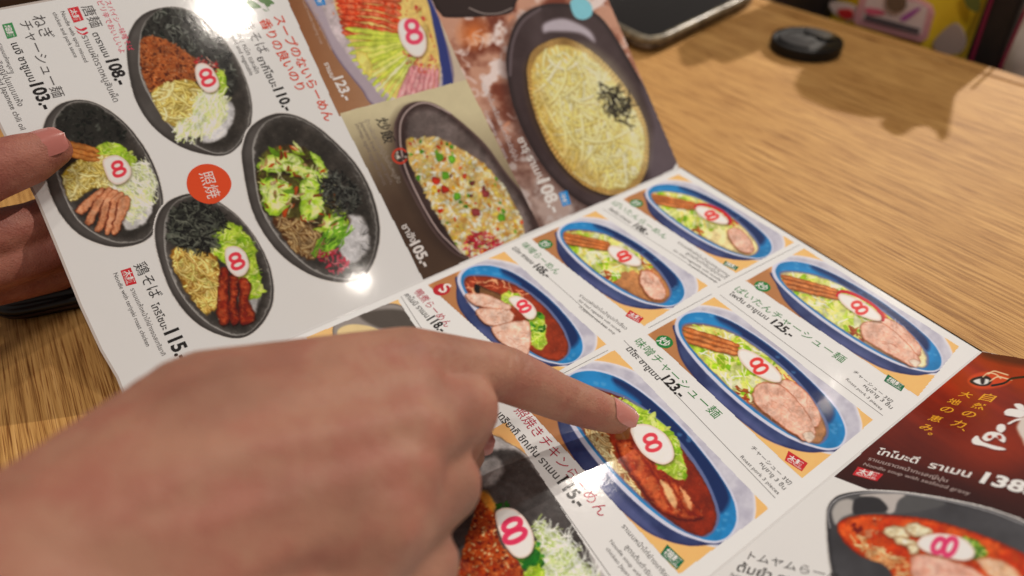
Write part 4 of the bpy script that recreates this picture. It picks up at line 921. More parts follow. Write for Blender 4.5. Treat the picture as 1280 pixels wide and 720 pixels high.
T(2, 'description', 'Roast pork 3 pieces', *pair(zP, (396, 110), (500, 200)), 2.0, GY)
T(2, 'dish_name', '味噌チャーシュー麺', *pair(zM, (62, 166), (334, 422)), 6.6, GN)
T(2, 'dish_name', 'มิโซะ ชาชูเมน', *pair(zM, (22, 192), (122, 292)), 3.8, BK, bold=.012)
T(2, 'price', '123.-', *pair(zM, (154, 300), (202, 350)), 5.4, BK, **PR)
T(2, 'description', 'チャーシュー 3切', *pair(zM, (466, 546), (596, 672)), 2.7, BK)
T(2, 'description', 'หมูชาชู 3 ชิ้น', *pair(zM, (496, 604), (576, 690)), 2.4, BK)
T(2, 'description', 'Roast pork 3 pieces', *pair(zM, (426, 580), (554, 708)), 2.2, GY)
T(2, 'dish_name', '照焼きチキンらーめん', *pair(zO, (330, -22), (696, 430)), 6.6, CR)
T(2, 'dish_name', 'เทริยากิ ชิกเก้น ราเมน', *pair(zO, (240, -2), (488, 268)), 4.6, BK, bold=.012)
T(2, 'price', '115.-', *pair(zO, (520, 300), (590, 390)), 6.2, BK, **PR)
T(2, 'description', 'ราเมนหน้าไก่ย่างเทริยากิ', *pair(zO, (796, 498), (1005, 745)), 3.2, BK)
T(2, 'description', 'สูตรต้นตำรับญี่ปุ่น', *pair(zO, (808, 590), (960, 780)), 3.0, BK)
T(2, 'description', 'Noodle soup with teriyaki', *pair(zO, (738, 566), (930, 800)), 2.8, GY)
T(2, 'description', 'chicken Japanese style', *pair(zO, (722, 600), (880, 800)), 2.8, GY)
badge(2, PAGE[2], zM((578, 592), (640, 632), (662, 602), (592, 557)), RD, '太麺', 'Thick Noodles')
badge(2, PAGE[2], zJ((557, 656), (630, 695), (656, 668), (582, 624)), RD, '太麺', 'Thick Noodles')
badge(2, PAGE[2], zL((776, 630), (858, 680), (876, 654), (796, 598)), (22, 104, 66), '細麺', 'Thin Noodles')
badge(2, PAGE[2], zK((690, 588), (764, 622), (781, 602), (706, 567)), (22, 104, 66), '細麺', 'Thin Noodles')
badge(2, PAGE[2], zO((955, 622), (1030, 693), (1064, 652), (986, 577)), (22, 104, 66), '細麺', 'Thin Noodles')
for c_ in (zM((145, 165))[0], zL((201, 182))[0], zK((205, 243))[0], zJ((135, 276))[0]): disc(2, c_, .0036, (26, 118, 52), '炒')
disc(2, zI((273, 273))[0], .0040, (184, 34, 44), None, 'duck_seal')
c_ = np.array(zI((273, 273))[0])
text(2, PAGE[2], 'seal_lettering', 'S', tuple(c_+(-5, 1)), tuple(c_+(3, 5)), (236, 216, 206), bold=.02)
# page 3
T(3, 'dish_name', 'โทโมะดี', *pair(zQ, (290, 98), (462, 140)), 5.5, WT, bold=.02)
T(3, 'dish_name', 'ราเมน', *pair(zQ, (545, 168), (725, 212)), 4.6, WT, bold=.02)
T(3, 'price', '138.-', *pair(zQ, (830, 232), (1080, 296)), 9, (232, 224, 218), bold=.036)
T(3, 'description', 'ราเมนราดหน้าทะเลญี่ปุ่น', *pair(zQ, (236, 134), (612, 242)), 3, (190, 166, 158))
T(3, 'description', 'Noodle soup with seafood gravy', *pair(zQ, (208, 162), (726, 308)), 2.3, (180, 156, 148))
badge(3, PAGE[3], zQ((142, 214), (264, 246), (297, 212), (170, 174)), RD, '太麺', 'Thick Noodles')
YE = (226, 156, 36)
for ch, q in zip('自然の力、', ((425, 260), (380, 305), (322, 350), (265, 405), (290, 438))): glyph(3, ch, zR(q)[0], .0040 if ch != '、' else .0012, YE, 'lettering', bold=.012)
for ch, q in zip('大地の恵み。', ((306, 240), (240, 280), (198, 325), (135, 375), (85, 425), (104, 460))): glyph(3, ch, zR(q)[0], .0040 if ch != '。' else .0014, YE, 'lettering', bold=.012)
T(3, 'dish_name', 'トムヤムらーめん', *pair(zP, (106, 660), (420, 740)), 5.5, BK)
T(3, 'dish_name', 'ต้มยำ ราเมน', *pair(zP, (66, 698), (300, 760)), 4.5, BK, bold=.012)
T(3, 'description', 'Spicy tom yum soup noodle', *pair(zP, (40, 716), (260, 775)), 2.4, GY)

# ================================================================== table, background, things on the table
EA, EB = world_at((998, 12), 0), world_at((1274, 95), 0)
ed = (EB-EA)/np.linalg.norm(EB-EA); en = np.array([-ed[1], ed[0], 0])      # en points away from the camera
if en[1] < 0: en = -en
def TW(a, b, z=0.0): return EA + ed*a + en*b + np.array([0, 0, z])      # table coordinates: along the edge, outwards
def M_wood():
    m, t, b = nt('oak_wood'); N = t.nodes; L = t.links
    tc = N.new('ShaderNodeTexCoord'); mp = N.new('ShaderNodeMapping')
    mp.inputs['Rotation'].default_value = (0, 0, -math.atan2(ed[1], ed[0])); mp.vector_type = 'POINT'
    L.new(tc.outputs['Object'], mp.inputs['Vector'])
    def noise(sx, sy, scale, det, rough=.5, dist=0):
        q = N.new('ShaderNodeMapping'); q.inputs['Scale'].default_value = (sx, sy, 1); L.new(mp.outputs[0], q.inputs[0])
        n = N.new('ShaderNodeTexNoise'); n.inputs['Scale'].default_value = scale; n.inputs['Detail'].default_value = det; n.inputs['Roughness'].default_value = rough; n.inputs['Distortion'].default_value = dist
        L.new(q.outputs[0], n.inputs['Vector']); return n.outputs[0]
    def ramp(i, pts):
        r = N.new('ShaderNodeValToRGB'); e = r.color_ramp.elements
        while len(e) < len(pts): e.new(.5)
        for k, (p, c) in enumerate(pts): e[k].position = p; e[k].color = (*s2l(c), 1)
        L.new(i, r.inputs[0]); return r.outputs[0]
    def mixc(a, c, f, mode='MIX'):
        x = N.new('ShaderNodeMix'); x.data_type = 'RGBA'; x.blend_type = mode
        if isinstance(f, float): x.inputs[0].default_value = f
        else: L.new(f, x.inputs[0])
        L.new(a, x.inputs[6]); L.new(c, x.inputs[7]); return x.outputs[2]
    fine = noise(2.6, 125, 6, 3, .6, 0); broad = noise(.8, 9, 5, 2, .5, .2); pores = noise(7, 340, 5, 2, .6)
    c1 = ramp(fine, [(.34, (150, 110, 64)), (.45, (194, 151, 92)), (.56, (208, 166, 105)), (.70, (220, 180, 120))])
    c2 = ramp(broad, [(.35, (240, 228, 210)), (.62, (255, 248, 236))])
    c = mixc(c1, c2, .75, 'MULTIPLY')
    c3 = ramp(pores, [(.38, (150, 104, 66)), (.47, (255, 255, 255))])
    c = mixc(c, c3, .75, 'MULTIPLY')
    L.new(c, b.inputs['Base Color']); b.inputs['Roughness'].default_value = .62; b.inputs['Specular IOR Level'].default_value = .14
    bp = N.new('ShaderNodeBump'); bp.inputs['Strength'].default_value = .5; bp.inputs['Distance'].default_value = .0003
    L.new(pores, bp.inputs['Height']); L.new(bp.outputs[0], b.inputs['Normal'])
    return m
WOOD = M_wood()
tbl = empty('wooden_table', tuple(TW(0, 0, -.03))); tag(tbl, 'light oak table with grooved edge under the open menu', 'table')
def prism(name, pts, z0, z1, mat, parent=None, bevel=0.0, smooth=False, seg=3):
    bm = bmesh.new(); lo = [bm.verts.new((p[0], p[1], z0)) for p in pts]; hi = [bm.verts.new((p[0], p[1], z1)) for p in pts]; n = len(pts)
    bm.faces.new(hi); bm.faces.new(lo[::-1])
    for i in range(n): bm.faces.new((lo[i], lo[(i+1) % n], hi[(i+1) % n], hi[i]))
    bmesh.ops.recalc_face_normals(bm, faces=bm.faces)
    if bevel:
        ee = [e for e in bm.edges if abs(e.verts[0].co.z-e.verts[1].co.z) < 1e-7]
        bmesh.ops.bevel(bm, geom=ee, offset=bevel, segments=seg, affect='EDGES', clamp_overlap=True)
    o = bmo(name, bm, mat, None, smooth)
    if parent is not None:
        o.parent = parent; o.matrix_parent_inverse = Matrix.Translation(-parent.location)
    return o
GR = .0165
prism('tabletop', [TW(-1.1, -GR), TW(.9, -GR), TW(.9, -1.0), TW(-1.1, -1.0)], -.03, 0, WOOD, tbl)
prism('edge_band', [TW(-1.1, 0), TW(.9, 0), TW(.9, -GR+.0012), TW(-1.1, -GR+.0012)], -.03, .0004, WOOD, tbl, bevel=.0012)
prism('groove', [TW(-1.1, -GR+.0012), TW(.9, -GR+.0012), TW(.9, -GR), TW(-1.1, -GR)], -.028, -.002, M_plain('dark_groove', (70, 40, 22), .8), tbl)

# floor far below
fl = pyd('floor', [(-3, -3, -.75), (4, -3, -.75), (4, 4, -.75), (-3, 4, -.75)], [(0, 1, 2, 3)], M_plain('dark_floor', (60, 40, 32), .6)); tag(fl, kind='structure')

# phone in a worn bumper case, upper right of the menu
def rounded(pts, r, n=6):
    out = []; N = len(pts)
    for i in range(N):
        a, b, c = [np.array(pts[(i+k) % N][:2], float) for k in (-1, 0, 1)]
        u = (a-b)/np.linalg.norm(a-b); v = (c-b)/np.linalg.norm(c-b)
        p, q = b+u*r, b+v*r
        for t in np.linspace(0, 1, n): out.append(tuple((1-t)**2*p+2*t*(1-t)*b+t*t*q))
    return out
def shrink(pts, d):
    P = np.array(pts); c = P.mean(0); v = P-c; L = np.linalg.norm(v, axis=1)[:, None]; return [tuple(x) for x in c+v*(1-d/L)]
def fabric_noise(name, c1, c2, scale, rough=.7, bump=.3, dist=.001, coords='Object'):
    m, t, b = nt(name); N = t.nodes; L = t.links; tc = N.new('ShaderNodeTexCoord'); n = N.new('ShaderNodeTexNoise'); n.inputs['Scale'].default_value = scale; n.inputs['Detail'].default_value = 5
    L.new(tc.outputs[coords], n.inputs['Vector']); r = N.new('ShaderNodeValToRGB'); r.color_ramp.elements[0].position = .38; r.color_ramp.elements[1].position = .62
    r.color_ramp.elements[0].color = (*s2l(c1), 1); r.color_ramp.elements[1].color = (*s2l(c2), 1); L.new(n.outputs[0], r.inputs[0]); L.new(r.outputs[0], b.inputs['Base Color'])
    b.inputs['Roughness'].default_value = rough; bp = N.new('ShaderNodeBump'); bp.inputs['Strength'].default_value = bump; bp.inputs['Distance'].default_value = dist
    L.new(n.outputs[0], bp.inputs['Height']); L.new(bp.outputs[0], b.inputs['Normal']); return m
A, B_, C_ = world_at((810, 72), 0), world_at((952, 2), 0), world_at((752, 8), 0)
dv = (B_-A); dv = dv/np.linalg.norm(dv); cv_ = C_-A; cv_ = cv_-dv*(cv_@dv)*.6; 
quad = [A, A+dv*.165, A+dv*.165+cv_, A+cv_]
ph = empty('smartphone', tuple(A)); tag(ph, 'black-screened phone in a worn brown-grey case behind the menu, top edge of the photo', 'phone')
out_ = rounded(quad, .020)
CASE = fabric_noise('worn_case', (70, 58, 46), (128, 112, 94), 160, .38, .2)
prism('case', out_, .0003, .0095, CASE, ph, bevel=.003, smooth=True)
rimp = shrink(out_, .002); vs, fs = [], []
for k, p in enumerate(rimp):
    a_, b2_ = np.array(rimp[k-1]), np.array(rimp[(k+1) % len(rimp)]); d_ = (b2_-a_)/np.linalg.norm(b2_-a_); s_ = np.array([-d_[1], d_[0]])
    for j in range(8):
        t_ = 2*math.pi*j/8; q_ = np.array(p)+s_*math.cos(t_)*.0031; vs.append((q_[0]-A[0], q_[1]-A[1], .0098+math.sin(t_)*.0030))
for k in range(len(rimp)):
    for j in range(8): fs.append((k*8+j, ((k+1) % len(rimp))*8+j, ((k+1) % len(rimp))*8+(j+1) % 8, k*8+(j+1) % 8))
pyd('case_rim', vs, fs, fabric_noise('worn_rim', (116, 108, 90), (172, 164, 142), 120, .3, .2), ph, smooth=True)
prism('screen', shrink(out_, .0045), .0088, .0100, M_plain('black_glass', (10, 9, 9), .28, Specular_IOR_Level=.25), ph, bevel=.0004)

# lens cap
def lens_cap():
    c = world_at((1005, 62), 0); r = 42*float((c-Cv)@Fv)/FPX
    t = empty('lens_cap', tuple(c)); tag(t, 'round black camera lens cap lying on the table beside the phone', 'lens cap')
    m = M_plain('black_plastic', (12, 11, 12), .5, Specular_IOR_Level=.3)
    def lathe(prof, name, mat, n=64):
        vs, fs = [], []
        for k in range(n):
            a = 2*math.pi*k/n
            for (rr, z) in prof: vs.append((rr*math.cos(a), rr*math.sin(a), z))
        q = len(prof)
        for k in range(n):
            for i in range(q-1): fs.append((k*q+i, ((k+1) % n)*q+i, ((k+1) % n)*q+i+1, k*q+i+1))
        return pyd(name, vs, fs, mat, t, smooth=False)
    lathe([(0, .0003), (r*.97, .0003), (r, .001), (r, .0065), (r*.985, .0082), (r*.93, .0088), (r*.90, .0080), (r*.86, .0078), (r*.84, .0086), (r*.60, .0086), (r*.58, .0078), (0, .0078)], 'cap_body', m)
    for sg in (-1, 1):
        pts = []
        for a in np.linspace(-.75, .75, 9): pts.append((r*.83*math.cos(a)*sg, r*.83*math.sin(a)))
        pts += [(r*.30*sg, r*.34), (r*.30*sg, -r*.34)]
        bm = bmesh.new(); lo = [bm.verts.new((p[0], p[1], .0080)) for p in pts]; hi = [bm.verts.new((p[0]*.98, p[1]*.98, .0098)) for p in pts]
        bm.faces.new(hi); bm.faces.new(lo[::-1])
        for i in range(len(pts)): bm.faces.new((lo[i], lo[(i+1) % len(pts)], hi[(i+1) % len(pts)], hi[i]))
        bmesh.ops.recalc_face_normals(bm, faces=bm.faces); bmo('pinch_grip', bm, M_plain('grip_plastic', (34, 33, 34), .34), t)
    lathe([(0, .0078), (r*.2, .0079), (r*.24, .0086), (0, .0087)], 'cap_centre', m)
    t.rotation_euler.z = .5
lens_cap()

# dark device lying under the raised page at the left
q = [world_at(p, 0) for p in ((-30, 300), (4, 412), (170, 376), (170, 270))]
dk = empty('black_case', tuple(q[1])); tag(dk, 'black rounded case lying on the table under the raised left page', 'case')
prism('shell', rounded(q, .013), .0004, .012, M_plain('black_leather', (9, 8, 9), .3), dk, bevel=.003, smooth=True)
prism('reflection_line', rounded(shrink([p_[:2] for p_ in q], -.0006), .013), .0045, .0055, M_plain('maroon_reflection', (40, 18, 18), .45), dk)  # maroon strip stands in for a reflection along the shell's side

# seat and bags beyond the table edge
def blob(name, mat, parent, fn, nu=56, nv=24):
    vs, fs = [], []
    for i in range(nu+1):
        for j in range(nv+1): vs.append(fn(i/nu, j/nv))
    for i in range(nu):
        for j in range(nv): fs.append((i*(nv+1)+j, (i+1)*(nv+1)+j, (i+1)*(nv+1)+j+1, i*(nv+1)+j+1))
    return pyd(name, vs, fs, mat, parent, smooth=True)
def vplane(q, off):                         # point seen at q on the upright plane OFF metres beyond the table edge
    d = ray(q); o = EA+en*off; return Cv+d*(((o-Cv) @ en)/(d @ en))
def along(P): return float((P-EA) @ ed), float(P[2])
def cushion(name, label, cat, a0, a1, z0, z1, off, th, mat, wav=.006, seed=0, part='body', topcut=None, group=None):
    t = empty(name, tuple(TW((a0+a1)/2, off, z0))); tag(t, label, cat, group); base = np.array(t.location)
    def fn(side):
        def f(u, v):
            a = a0+(a1-a0)*u; z = z0+(z1-z0)*v
            if topcut: z = z0+(topcut(u)-z0)*v
            e = (max(0, 1-abs(2*u-1)**4)**.5)*(max(0, 1-abs(2*v-1)**4)**.5)
            w_ = wav*(float(vnoise(np.array(a), np.array(z), .03, seed))-.5)*2
            P = TW(a, off+side*(th*e)+w_*e, z)-base; return tuple(P)
        return f
    blob(part, mat, t, fn(-1)); blob(part+'_back', mat, t, fn(1)); return t, base
aL = along(vplane((985, 5), .03))[0]; aY0 = along(vplane((1035, 5), .05))[0]; aY1 = along(vplane((1222, 40), .05))[0]
YB = fabric_noise('yellow_print_fabric', (214, 176, 14), (232, 204, 44), 26, .75, .35, .002)
def BAGTOP(u): return float(np.interp(aY0+(aY1-aY0)*u, [0, .008, .012, .017, .022, .048, .053, .060, .071, .091, .110, .13], [.128, .130, .128, .10, .062, .060, .108, .124, .131, .132, .128, .116]))  # unseen top outline, shaped to throw the shadow onto the table
def px_of(P):
    d = P-Cv; return (640+FPX*(d@Rv)/(d@Fv), 360-FPX*(d@Uv)/(d@Fv))
yb, yb_b = cushion('yellow_bag', 'yellow cloth bag with white and green print standing beyond the table edge', 'bag', aY0, aY1, -.22, .245, .052, .022, YB, .008, 3, topcut=BAGTOP)
def on_bag(name, pts, c, off, mat=None, parent=None, base=None, th=.0016, sp=True, bevel=0):
    P = spl(pts, 5) if sp else pts
    W_ = [vplane(p, off) for p in P]; n = len(W_); vs = [tuple(p-base) for p in W_]+[tuple(p-en*th-base) for p in W_]
    fs = [list(range(n)), list(range(n, 2*n))[::-1]]+[[i, (i+1) % n, n+(i+1) % n, n+i] for i in range(n)]
    bm = bmesh.new(); bv = [bm.verts.new(v) for v in vs]
    for f in fs: bm.faces.new([bv[i] for i in f])
    bmesh.ops.recalc_face_normals(bm, faces=bm.faces)
    if bevel: bmesh.ops.bevel(bm, geom=[e for e in bm.edges if True], offset=bevel, segments=2, affect='EDGES', clamp_overlap=True)
    return bmo(name, bm, mat or M_plain('bag_print_%d_%d_%d' % c, c, .7), parent)
on_bag('white_print', [(1040, 2), (1066, 6), (1075, 18), (1062, 26), (1042, 14)], (206, 190, 186), .0285, parent=yb, base=yb_b)
on_bag('red_print', [(1048, 12), (1064, 12), (1066, 22), (1054, 22)], (190, 30, 34), .027, parent=yb, base=yb_b)
on_bag('green_print', [(1206, -8), (1222, -8), (1224, 14), (1210, 8)], (96, 104, 40), .0285, parent=yb, base=yb_b)
on_bag('white_print', [(1168, 52), (1190, 30), (1202, 34), (1208, 52), (1200, 66), (1176, 66)], (168, 150, 142), .0285, parent=yb, base=yb_b)
# pink card holder hanging in front of it
cb0 = vplane((1120, 50), .018); ch = empty('card_holder', tuple(cb0)); tag(ch, 'pink-rimmed white plastic card holder hanging in front of the yellow bag', 'card holder')
PK = M_plain('pink_plastic', (206, 150, 158), .35)
on_bag('frame', [(1076, 2), (1078, -8), (1092, -14), (1150, -2), (1166, 6), (1169, 16), (1160, 48), (1153, 52), (1072, 30), (1069, 24)], (0, 0, 0), .0215, mat=PK, parent=ch, base=cb0, th=.004, sp=False, bevel=.0008)
on_bag('face', [(1082, 4), (1086, -6), (1148, 3), (1160, 11), (1152, 42), (1146, 44), (1078, 24)], (214, 196, 196), .0172, parent=ch, base=cb0, th=.0006, sp=False)
on_bag('slot', [(1082, 18), (1150, 36), (1148, 43), (1080, 25)], (88, 78, 84), .0163, parent=ch, base=cb0, th=.0004, sp=False)
on_bag('clip', [(1113, -14), (1130, -10), (1133, 8), (1124, 14), (1112, 8)], (104, 84, 66), .0163, parent=ch, base=cb0, th=.004)
on_bag('purple_print', [(1126, 22), (1146, 10), (1150, 12), (1132, 26)], (164, 84, 160), .0163, parent=ch, base=cb0, th=.0004)
on_bag('pink_print', [(1082, 10), (1100, 12), (1106, 18), (1086, 18)], (206, 90, 120), .0163, parent=ch, base=cb0, th=.0004)
# dark bags left and right, white cloth
BLK = fabric_noise('black_fabric', (14, 10, 12), (26, 18, 20), 60, .6, .3)
def strap(name, label, cat, pts, off, th, mat, trim=None, edges=()):
    b0 = vplane(pts[0], off); t = empty(name, tuple(b0)); tag(t, label, cat)
    on_bag('body', pts, (0, 0, 0), off, mat=mat, parent=t, base=b0, th=th, sp=False, bevel=.002)
    for e in edges: on_bag('piping', e, (120, 12, 56), off-th-.0004, parent=t, base=b0, th=.0018, sp=False)
strap('black_bag', 'black bag with magenta piping beyond the right end of the table edge', 'bag', [px_of(TW(.124, .036, .112)), px_of(TW(.138, .036, .116)), px_of(TW(.142, .036, .100)), px_of(TW(.150, .036, .098)), px_of(TW(.158, .036, .108)), (1308, -60), (1262, 60), (1240, 140), (1196, 140), (1212, 75), (1262, -60)], .036, .012, BLK,  # out-of-view top points shaped to continue the bag shadow
      edges=([(1258, -60), (1262, -60), (1215, 80), (1211, 80)], [(1292, -14), (1296, -14), (1248, 96), (1244, 96)]))
WC = fabric_noise('white_cloth', (176, 164, 158), (206, 196, 190), 14, .8, .5, .004)
wc, _ = cushion('white_cloth', 'crumpled white cloth at the right edge of the photo beyond the table', 'cloth', along(vplane((1238, 60), .06))[0], along(vplane((1238, 60), .06))[0]+.22, -.2, .035, .075, .02, WC, .012, 9)
strap('dark_pouch', 'dark pouch standing beyond the table edge left of the yellow bag', 'pouch', [px_of(TW(-.034, .045, .084)), px_of(TW(-.027, .045, .115)), px_of(TW(-.006, .045, .128)), px_of(TW(.001, .045, .126)), (1041, 30), (992, 30)], .045, .02, BLK)  # upper outline is unseen, shaped for its shadow on the tabletop
wall = [TW(-.9, .5), TW(1.3, .5)]
bk = pyd('back_seat', [(*wall[0][:2], -.75), (*wall[1][:2], -.75), (*wall[1][:2], -.02), (*wall[0][:2], -.02)], [(0, 1, 2, 3)], fabric_noise('dark_seat', (44, 28, 24), (62, 40, 34), 10, .6)); tag(bk, kind='structure')
# dark bag at the left, behind the raised page
b0 = world_at((-40, 90), 0)
lb = empty('dark_bag', tuple(b0)); tag(lb, 'dark maroon bag behind the top left corner of the raised menu page', 'bag')
def lbf(u, v):
    a = 2*math.pi*u; p = math.pi*v; return (.13*math.sin(p)*math.cos(a)-.07, .10*math.sin(p)*math.sin(a)+.06, .05-.05*math.cos(p))
blob('body', fabric_noise('maroon_fabric', (26, 14, 14), (46, 26, 26), 40, .55), lb, lbf)

# ================================================================== hands
def M_skin(name, base, red, dark):
    m, t, b = nt(name); N = t.nodes; L = t.links; tc = N.new('ShaderNodeTexCoord')
    n1 = N.new('ShaderNodeTexNoise'); n1.inputs['Scale'].default_value = 70; n1.inputs['Detail'].default_value = 6; n1.inputs['Roughness'].default_value = .62
    n2 = N.new('ShaderNodeTexNoise'); n2.inputs['Scale'].default_value = 24; n2.inputs['Detail'].default_value = 3
    vo = N.new('ShaderNodeTexVoronoi'); vo.inputs['Scale'].default_value = 900; vo.feature = 'DISTANCE_TO_EDGE'
    for q in (n1, n2, vo): L.new(tc.outputs['Object'], q.inputs['Vector'])
    def rmp(i, a, c): 
        r = N.new('ShaderNodeMapRange'); r.inputs[1].default_value = a; r.inputs[2].default_value = c; L.new(i, r.inputs[0]); return r.outputs[0]
    x = N.new('ShaderNodeMix'); x.data_type = 'RGBA'; L.new(rmp(n1.outputs[0], .42, .60), x.inputs[0]); x.inputs[6].default_value = (*s2l(base), 1); x.inputs[7].default_value = (*s2l(red), 1)
    y = N.new('ShaderNodeMix'); y.data_type = 'RGBA'; L.new(rmp(n2.outputs[0], .48, .75), y.inputs[0]); L.new(x.outputs[2], y.inputs[6]); y.inputs[7].default_value = (*s2l(dark), 1)
    L.new(y.outputs[2], b.inputs['Base Color']); b.inputs['Roughness'].default_value = .56; b.inputs['Specular IOR Level'].default_value = .35
    b.inputs['Subsurface Weight'].default_value = .12; b.inputs['Subsurface Radius'].default_value = (1, .35, .2); b.inputs['Subsurface Scale'].default_value = .004
    bp = N.new('ShaderNodeBump'); bp.inputs['Strength'].default_value = .8; bp.inputs['Distance'].default_value = .00025; L.new(vo.outputs['Distance'], bp.inputs['Height'])
    b2 = N.new('ShaderNodeBump'); b2.inputs['Strength'].default_value = .7; b2.inputs['Distance'].default_value = .0014; L.new(n1.outputs[0], b2.inputs['Height']); L.new(bp.outputs[0], b2.inputs['Normal'])
    L.new(b2.outputs[0], b.inputs['Normal']); return m
def capsule_body(name, chains, mat, vox=.0011, smooth=10, label=None, cat=None):
    """each chain is a list of (point, radius); overlapping tapered tubes are fused into one skin"""
    bm = bmesh.new()
    for ch in chains:
        for (p, r), (q, s) in zip(ch[:-1], ch[1:]):
            p, q = Vector(p), Vector(q); d = q-p; L = d.length; k = max(2, int(L/(min(r, s)*.35))+1)
            for i in range(k+1):
                t = i/k; bmesh.ops.create_icosphere(bm, subdivisions=2, radius=r+(s-r)*t, matrix=Matrix.Translation(p+d*t))
    me = bpy.data.meshes.new(name); bm.to_mesh(me); bm.free(); o = mesh_obj(name, me, mat)
    rm = o.modifiers.new('r', 'REMESH'); rm.mode = 'VOXEL'; rm.voxel_size = vox
    sm = o.modifiers.new('s', 'SMOOTH'); sm.iterations = smooth; sm.factor = .5
    dg = bpy.context.evaluated_depsgraph_get(); me2 = bpy.data.meshes.new_from_object(o.evaluated_get(dg)); o.modifiers.clear(); o.data = me2; bpy.data.meshes.remove(me); me2.name = name
    me2.shade_smooth(); me2.materials.clear(); me2.materials.append(mat)
    if label: tag(o, label, cat)
    return o
def nail(parent, c, fwd, up, ln, wd, mat, th=.0012, bend=.0022):
    c, fwd, up = Vector(c), Vector(fwd).normalized(), Vector(up).normalized(); sd = fwd.cross(up).normalized(); up = sd.cross(fwd).normalized()
    vs, fs = [], []; nu, nv = 12, 10
    for i in range(nu+1):
        for j in range(nv+1):
            u = -1+2*i/nu; v = -1+2*j/nv; e = (1-abs(u)**3.2)**(1/3.2) if abs(u) < 1 else 0
            w_ = v*e; z = -bend*(w_**2)-.0006*max(0, -u)**3-.0004*max(0, u)**2
            vs.append(tuple(c+fwd*(u*ln/2)+sd*(w_*wd/2)+up*z))
    for i in range(nu):
        for j in range(nv): fs.append((i*(nv+1)+j, (i+1)*(nv+1)+j, (i+1)*(nv+1)+j+1, i*(nv+1)+j+1))
    return pyd('fingernail', vs, fs, mat, parent, smooth=True)
SK = M_skin('tan_skin', (164, 118, 97), (158, 102, 85), (130, 90, 73))
SK2 = M_skin('pink_skin', (164, 108, 92), (146, 86, 74), (118, 68, 58))
NL = M_plain('nail_pink', (188, 122, 112), .25, Coat_Weight=.6)
NL2 = M_plain('nail_rose', (176, 108, 100), .2, Coat_Weight=.5)
w_ = world_at
tip, dip, pip, mcp = w_((768, 521), .0085), w_((700, 497), .021), w_((628, 466), .037), w_((505, 462), .058)
m_mcp, r_mcp, p_mcp = w_((500, 548), .060), w_((470, 655), .058), w_((410, 750), .052)
m_pip, r_pip, p_pip = w_((578, 512), .046), w_((556, 606), .043), w_((530, 706), .038)
m_dip, r_dip, p_dip = w_((560, 570), .020), w_((525, 650), .019), w_((480, 730), .018)
m_tip, r_tip, p_tip = w_((500, 570), .016), w_((470, 640), .016), w_((430, 720), .016)
wr = w_((78, 735), .074); fa = w_((-330, 1250), .080)
cm1, cm2, cm3 = w_((262, 530), .070), w_((250, 620), .073), w_((230, 780), .066)
print('finger lengths mm', [round(float(np.linalg.norm(a-b))*1000) for a, b in ((tip, dip), (dip, pip), (pip, mcp), (mcp, wr), (m_mcp, m_pip), (m_pip, m_dip), (mcp, p_mcp))])
th1, th2, th3 = w_((430, 560), .035), w_((515, 570), .022), w_((578, 566), .014)
chains = [[(tip, .0066), (dip+(tip-dip)*.45, .0078), (dip, .0084), (pip, .0096), (mcp, .0128)],
          [(mcp, .0128), (cm1, .0185), (wr, .0250)], [(m_mcp, .0135), (cm2, .0195), (wr, .0260)], [(r_mcp, .0135), (cm2, .0190), (wr, .0260)], [(p_mcp, .0130), (cm3, .0190), (wr, .0250)],
          [((mcp+m_mcp)/2, .0132), ((cm1+cm2)/2, .0198), (wr, .0258)], [((m_mcp+r_mcp)/2, .0138), ((cm2+cm3)/2, .0200), (wr, .0258)], [(mcp, .0122), (m_mcp, .0130), (r_mcp, .0130), (p_mcp, .0125)], [(cm1, .0180), (cm2, .0195), (cm3, .0190)],
          [(m_mcp, .0138), (m_pip, .0112), (m_dip, .0092), (m_tip, .0080)], [(r_mcp, .0130), (r_pip, .0104), (r_dip, .0088), (r_tip, .0078)], [(p_mcp, .0120), (p_pip, .0094), (p_dip, .0078), (p_tip, .0070)],
          [(wr, .0255), (fa, .0330)], [(w_((200, 640), .05), .016), (th1, .0120), (th2, .0100), (th3, .0082)]]
hand = capsule_body('person', chains, SK, vox=.0009, smooth=26, label='large tan right hand in the foreground, index finger pointing at the teriyaki chicken ramen photo', cat='hand')
def creases(o, joint, axis, up, offs, dep=.00035, rad=.016):
    me = o.data; n = len(me.vertices); co = np.empty(n*3); me.vertices.foreach_get('co', co); co = co.reshape(-1, 3); no = np.empty(n*3); me.vertices.foreach_get('normal', no); no = no.reshape(-1, 3)
    axis = axis/np.linalg.norm(axis); r = co-joint; t = r @ axis; side = r-np.outer(t, axis); near = np.clip(1-np.linalg.norm(r, axis=1)/rad, 0, 1)**.5; top = np.clip(no @ up+.15, 0, 1)
    cr = np.cross(axis, up); s_ = side @ cr; d = np.zeros(n)
    for of, wd in offs: d += np.exp(-((t-of-.0009*np.sin(s_*420+of*900))/wd)**2)
    co -= no*(d*near*top*dep)[:, None]; me.vertices.foreach_set('co', co.ravel()); me.update()
creases(hand, dip, tip-dip, np.array([0, 0, 1.0]), ((-.0022, .0006), (0, .0007), (.0019, .0006)))
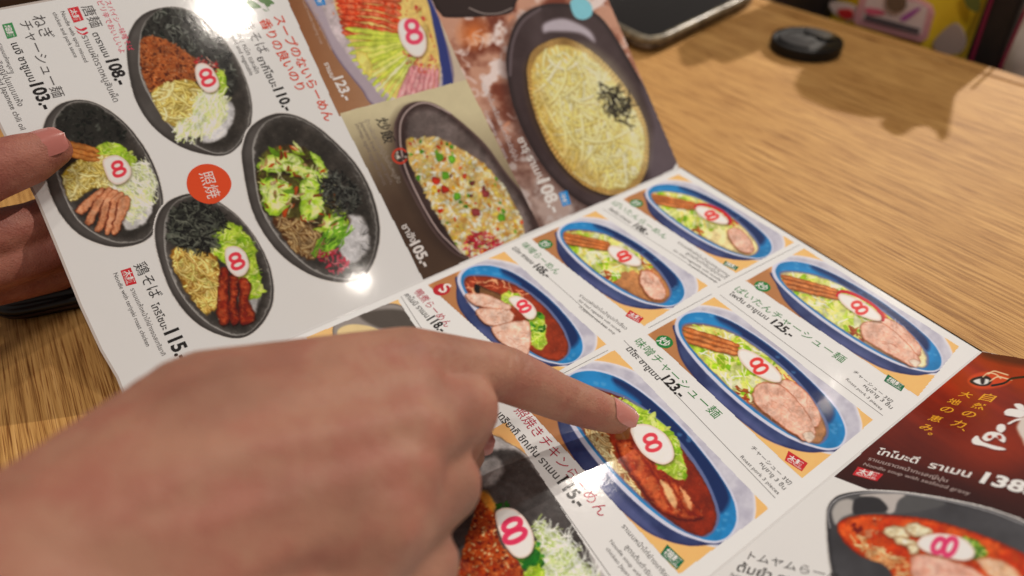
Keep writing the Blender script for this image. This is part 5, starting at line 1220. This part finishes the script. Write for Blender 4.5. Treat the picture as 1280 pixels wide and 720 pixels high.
creases(hand, pip, dip-pip, np.array([0, 0, 1.0]), ((-.004, .0008), (-.0015, .0009), (.001, .0009), (.0036, .0008)), .0005, .02)
fd = tip-dip; fd /= np.linalg.norm(fd); upv = np.array([.15, -.15, 1.0]); upv -= fd*(upv@fd); upv /= np.linalg.norm(upv); sdv = np.cross(fd, upv)
nail(hand, tip+fd*.0014+upv*.0065-sdv*.0006, fd-upv*.20, upv-sdv*.1, .0125, .0100, NL, bend=.0026)
nail(hand, th3+np.array((.0058, .002, .004)), (1, .1, -.2), (.6, -.2, .8), .011, .009, NL)

# left hand gripping the raised page
def onp(q, h): 
    a = U(1, q); o, x, y, n = FR[1]; return o+x*a[0]+y*a[1]+n*h
n1v = FR[1][3]
t0, t1, t2, t3 = onp((74, 196), .0082), onp((45, 210), .0095), onp((0, 232), .013), onp((-110, 290), .018)
f = lambda q, dz: onp(q, dz)
ch2 = [[(t0, .0072), (t1, .0098), (t2, .0108), (t3, .0150)],
       [(f((70, 248), -.012), .0075), (f((32, 270), -.010), .0090), (f((-60, 312), .004), .0105), (f((-170, 330), .014), .0150)],
       [(f((84, 280), -.016), .0075), (f((40, 302), -.016), .0092), (f((-60, 342), -.004), .0105), (f((-180, 380), .010), .0150)],
       [(f((80, 304), -.030), .0072), (f((30, 322), -.030), .0085), (f((-70, 352), -.016), .0100), (f((-190, 410), .004), .0140)],
       [(t3, .0150), (f((-260, 330), .022), .024), (f((-420, 380), .02), .028)], [(f((-170, 330), .014), .0150), (f((-180, 380), .010), .0150), (f((-190, 410), .004), .0140), (f((-260, 330), .022), .022)]]
lh = capsule_body('person', ch2, SK2, label='pinkish left hand at the left edge gripping the raised menu page', cat='hand')
fd = t0-t1; fd /= np.linalg.norm(fd); up = n1v-fd*(n1v@fd)+np.cross(fd, n1v)*-.12; up /= np.linalg.norm(up)
nail(lh, t0-fd*.001+up*.0075, fd-up*.14, up, .0150, .0122, NL2, bend=.0026)
a, b = f((30, 284), -.010), f((66, 262), -.012)
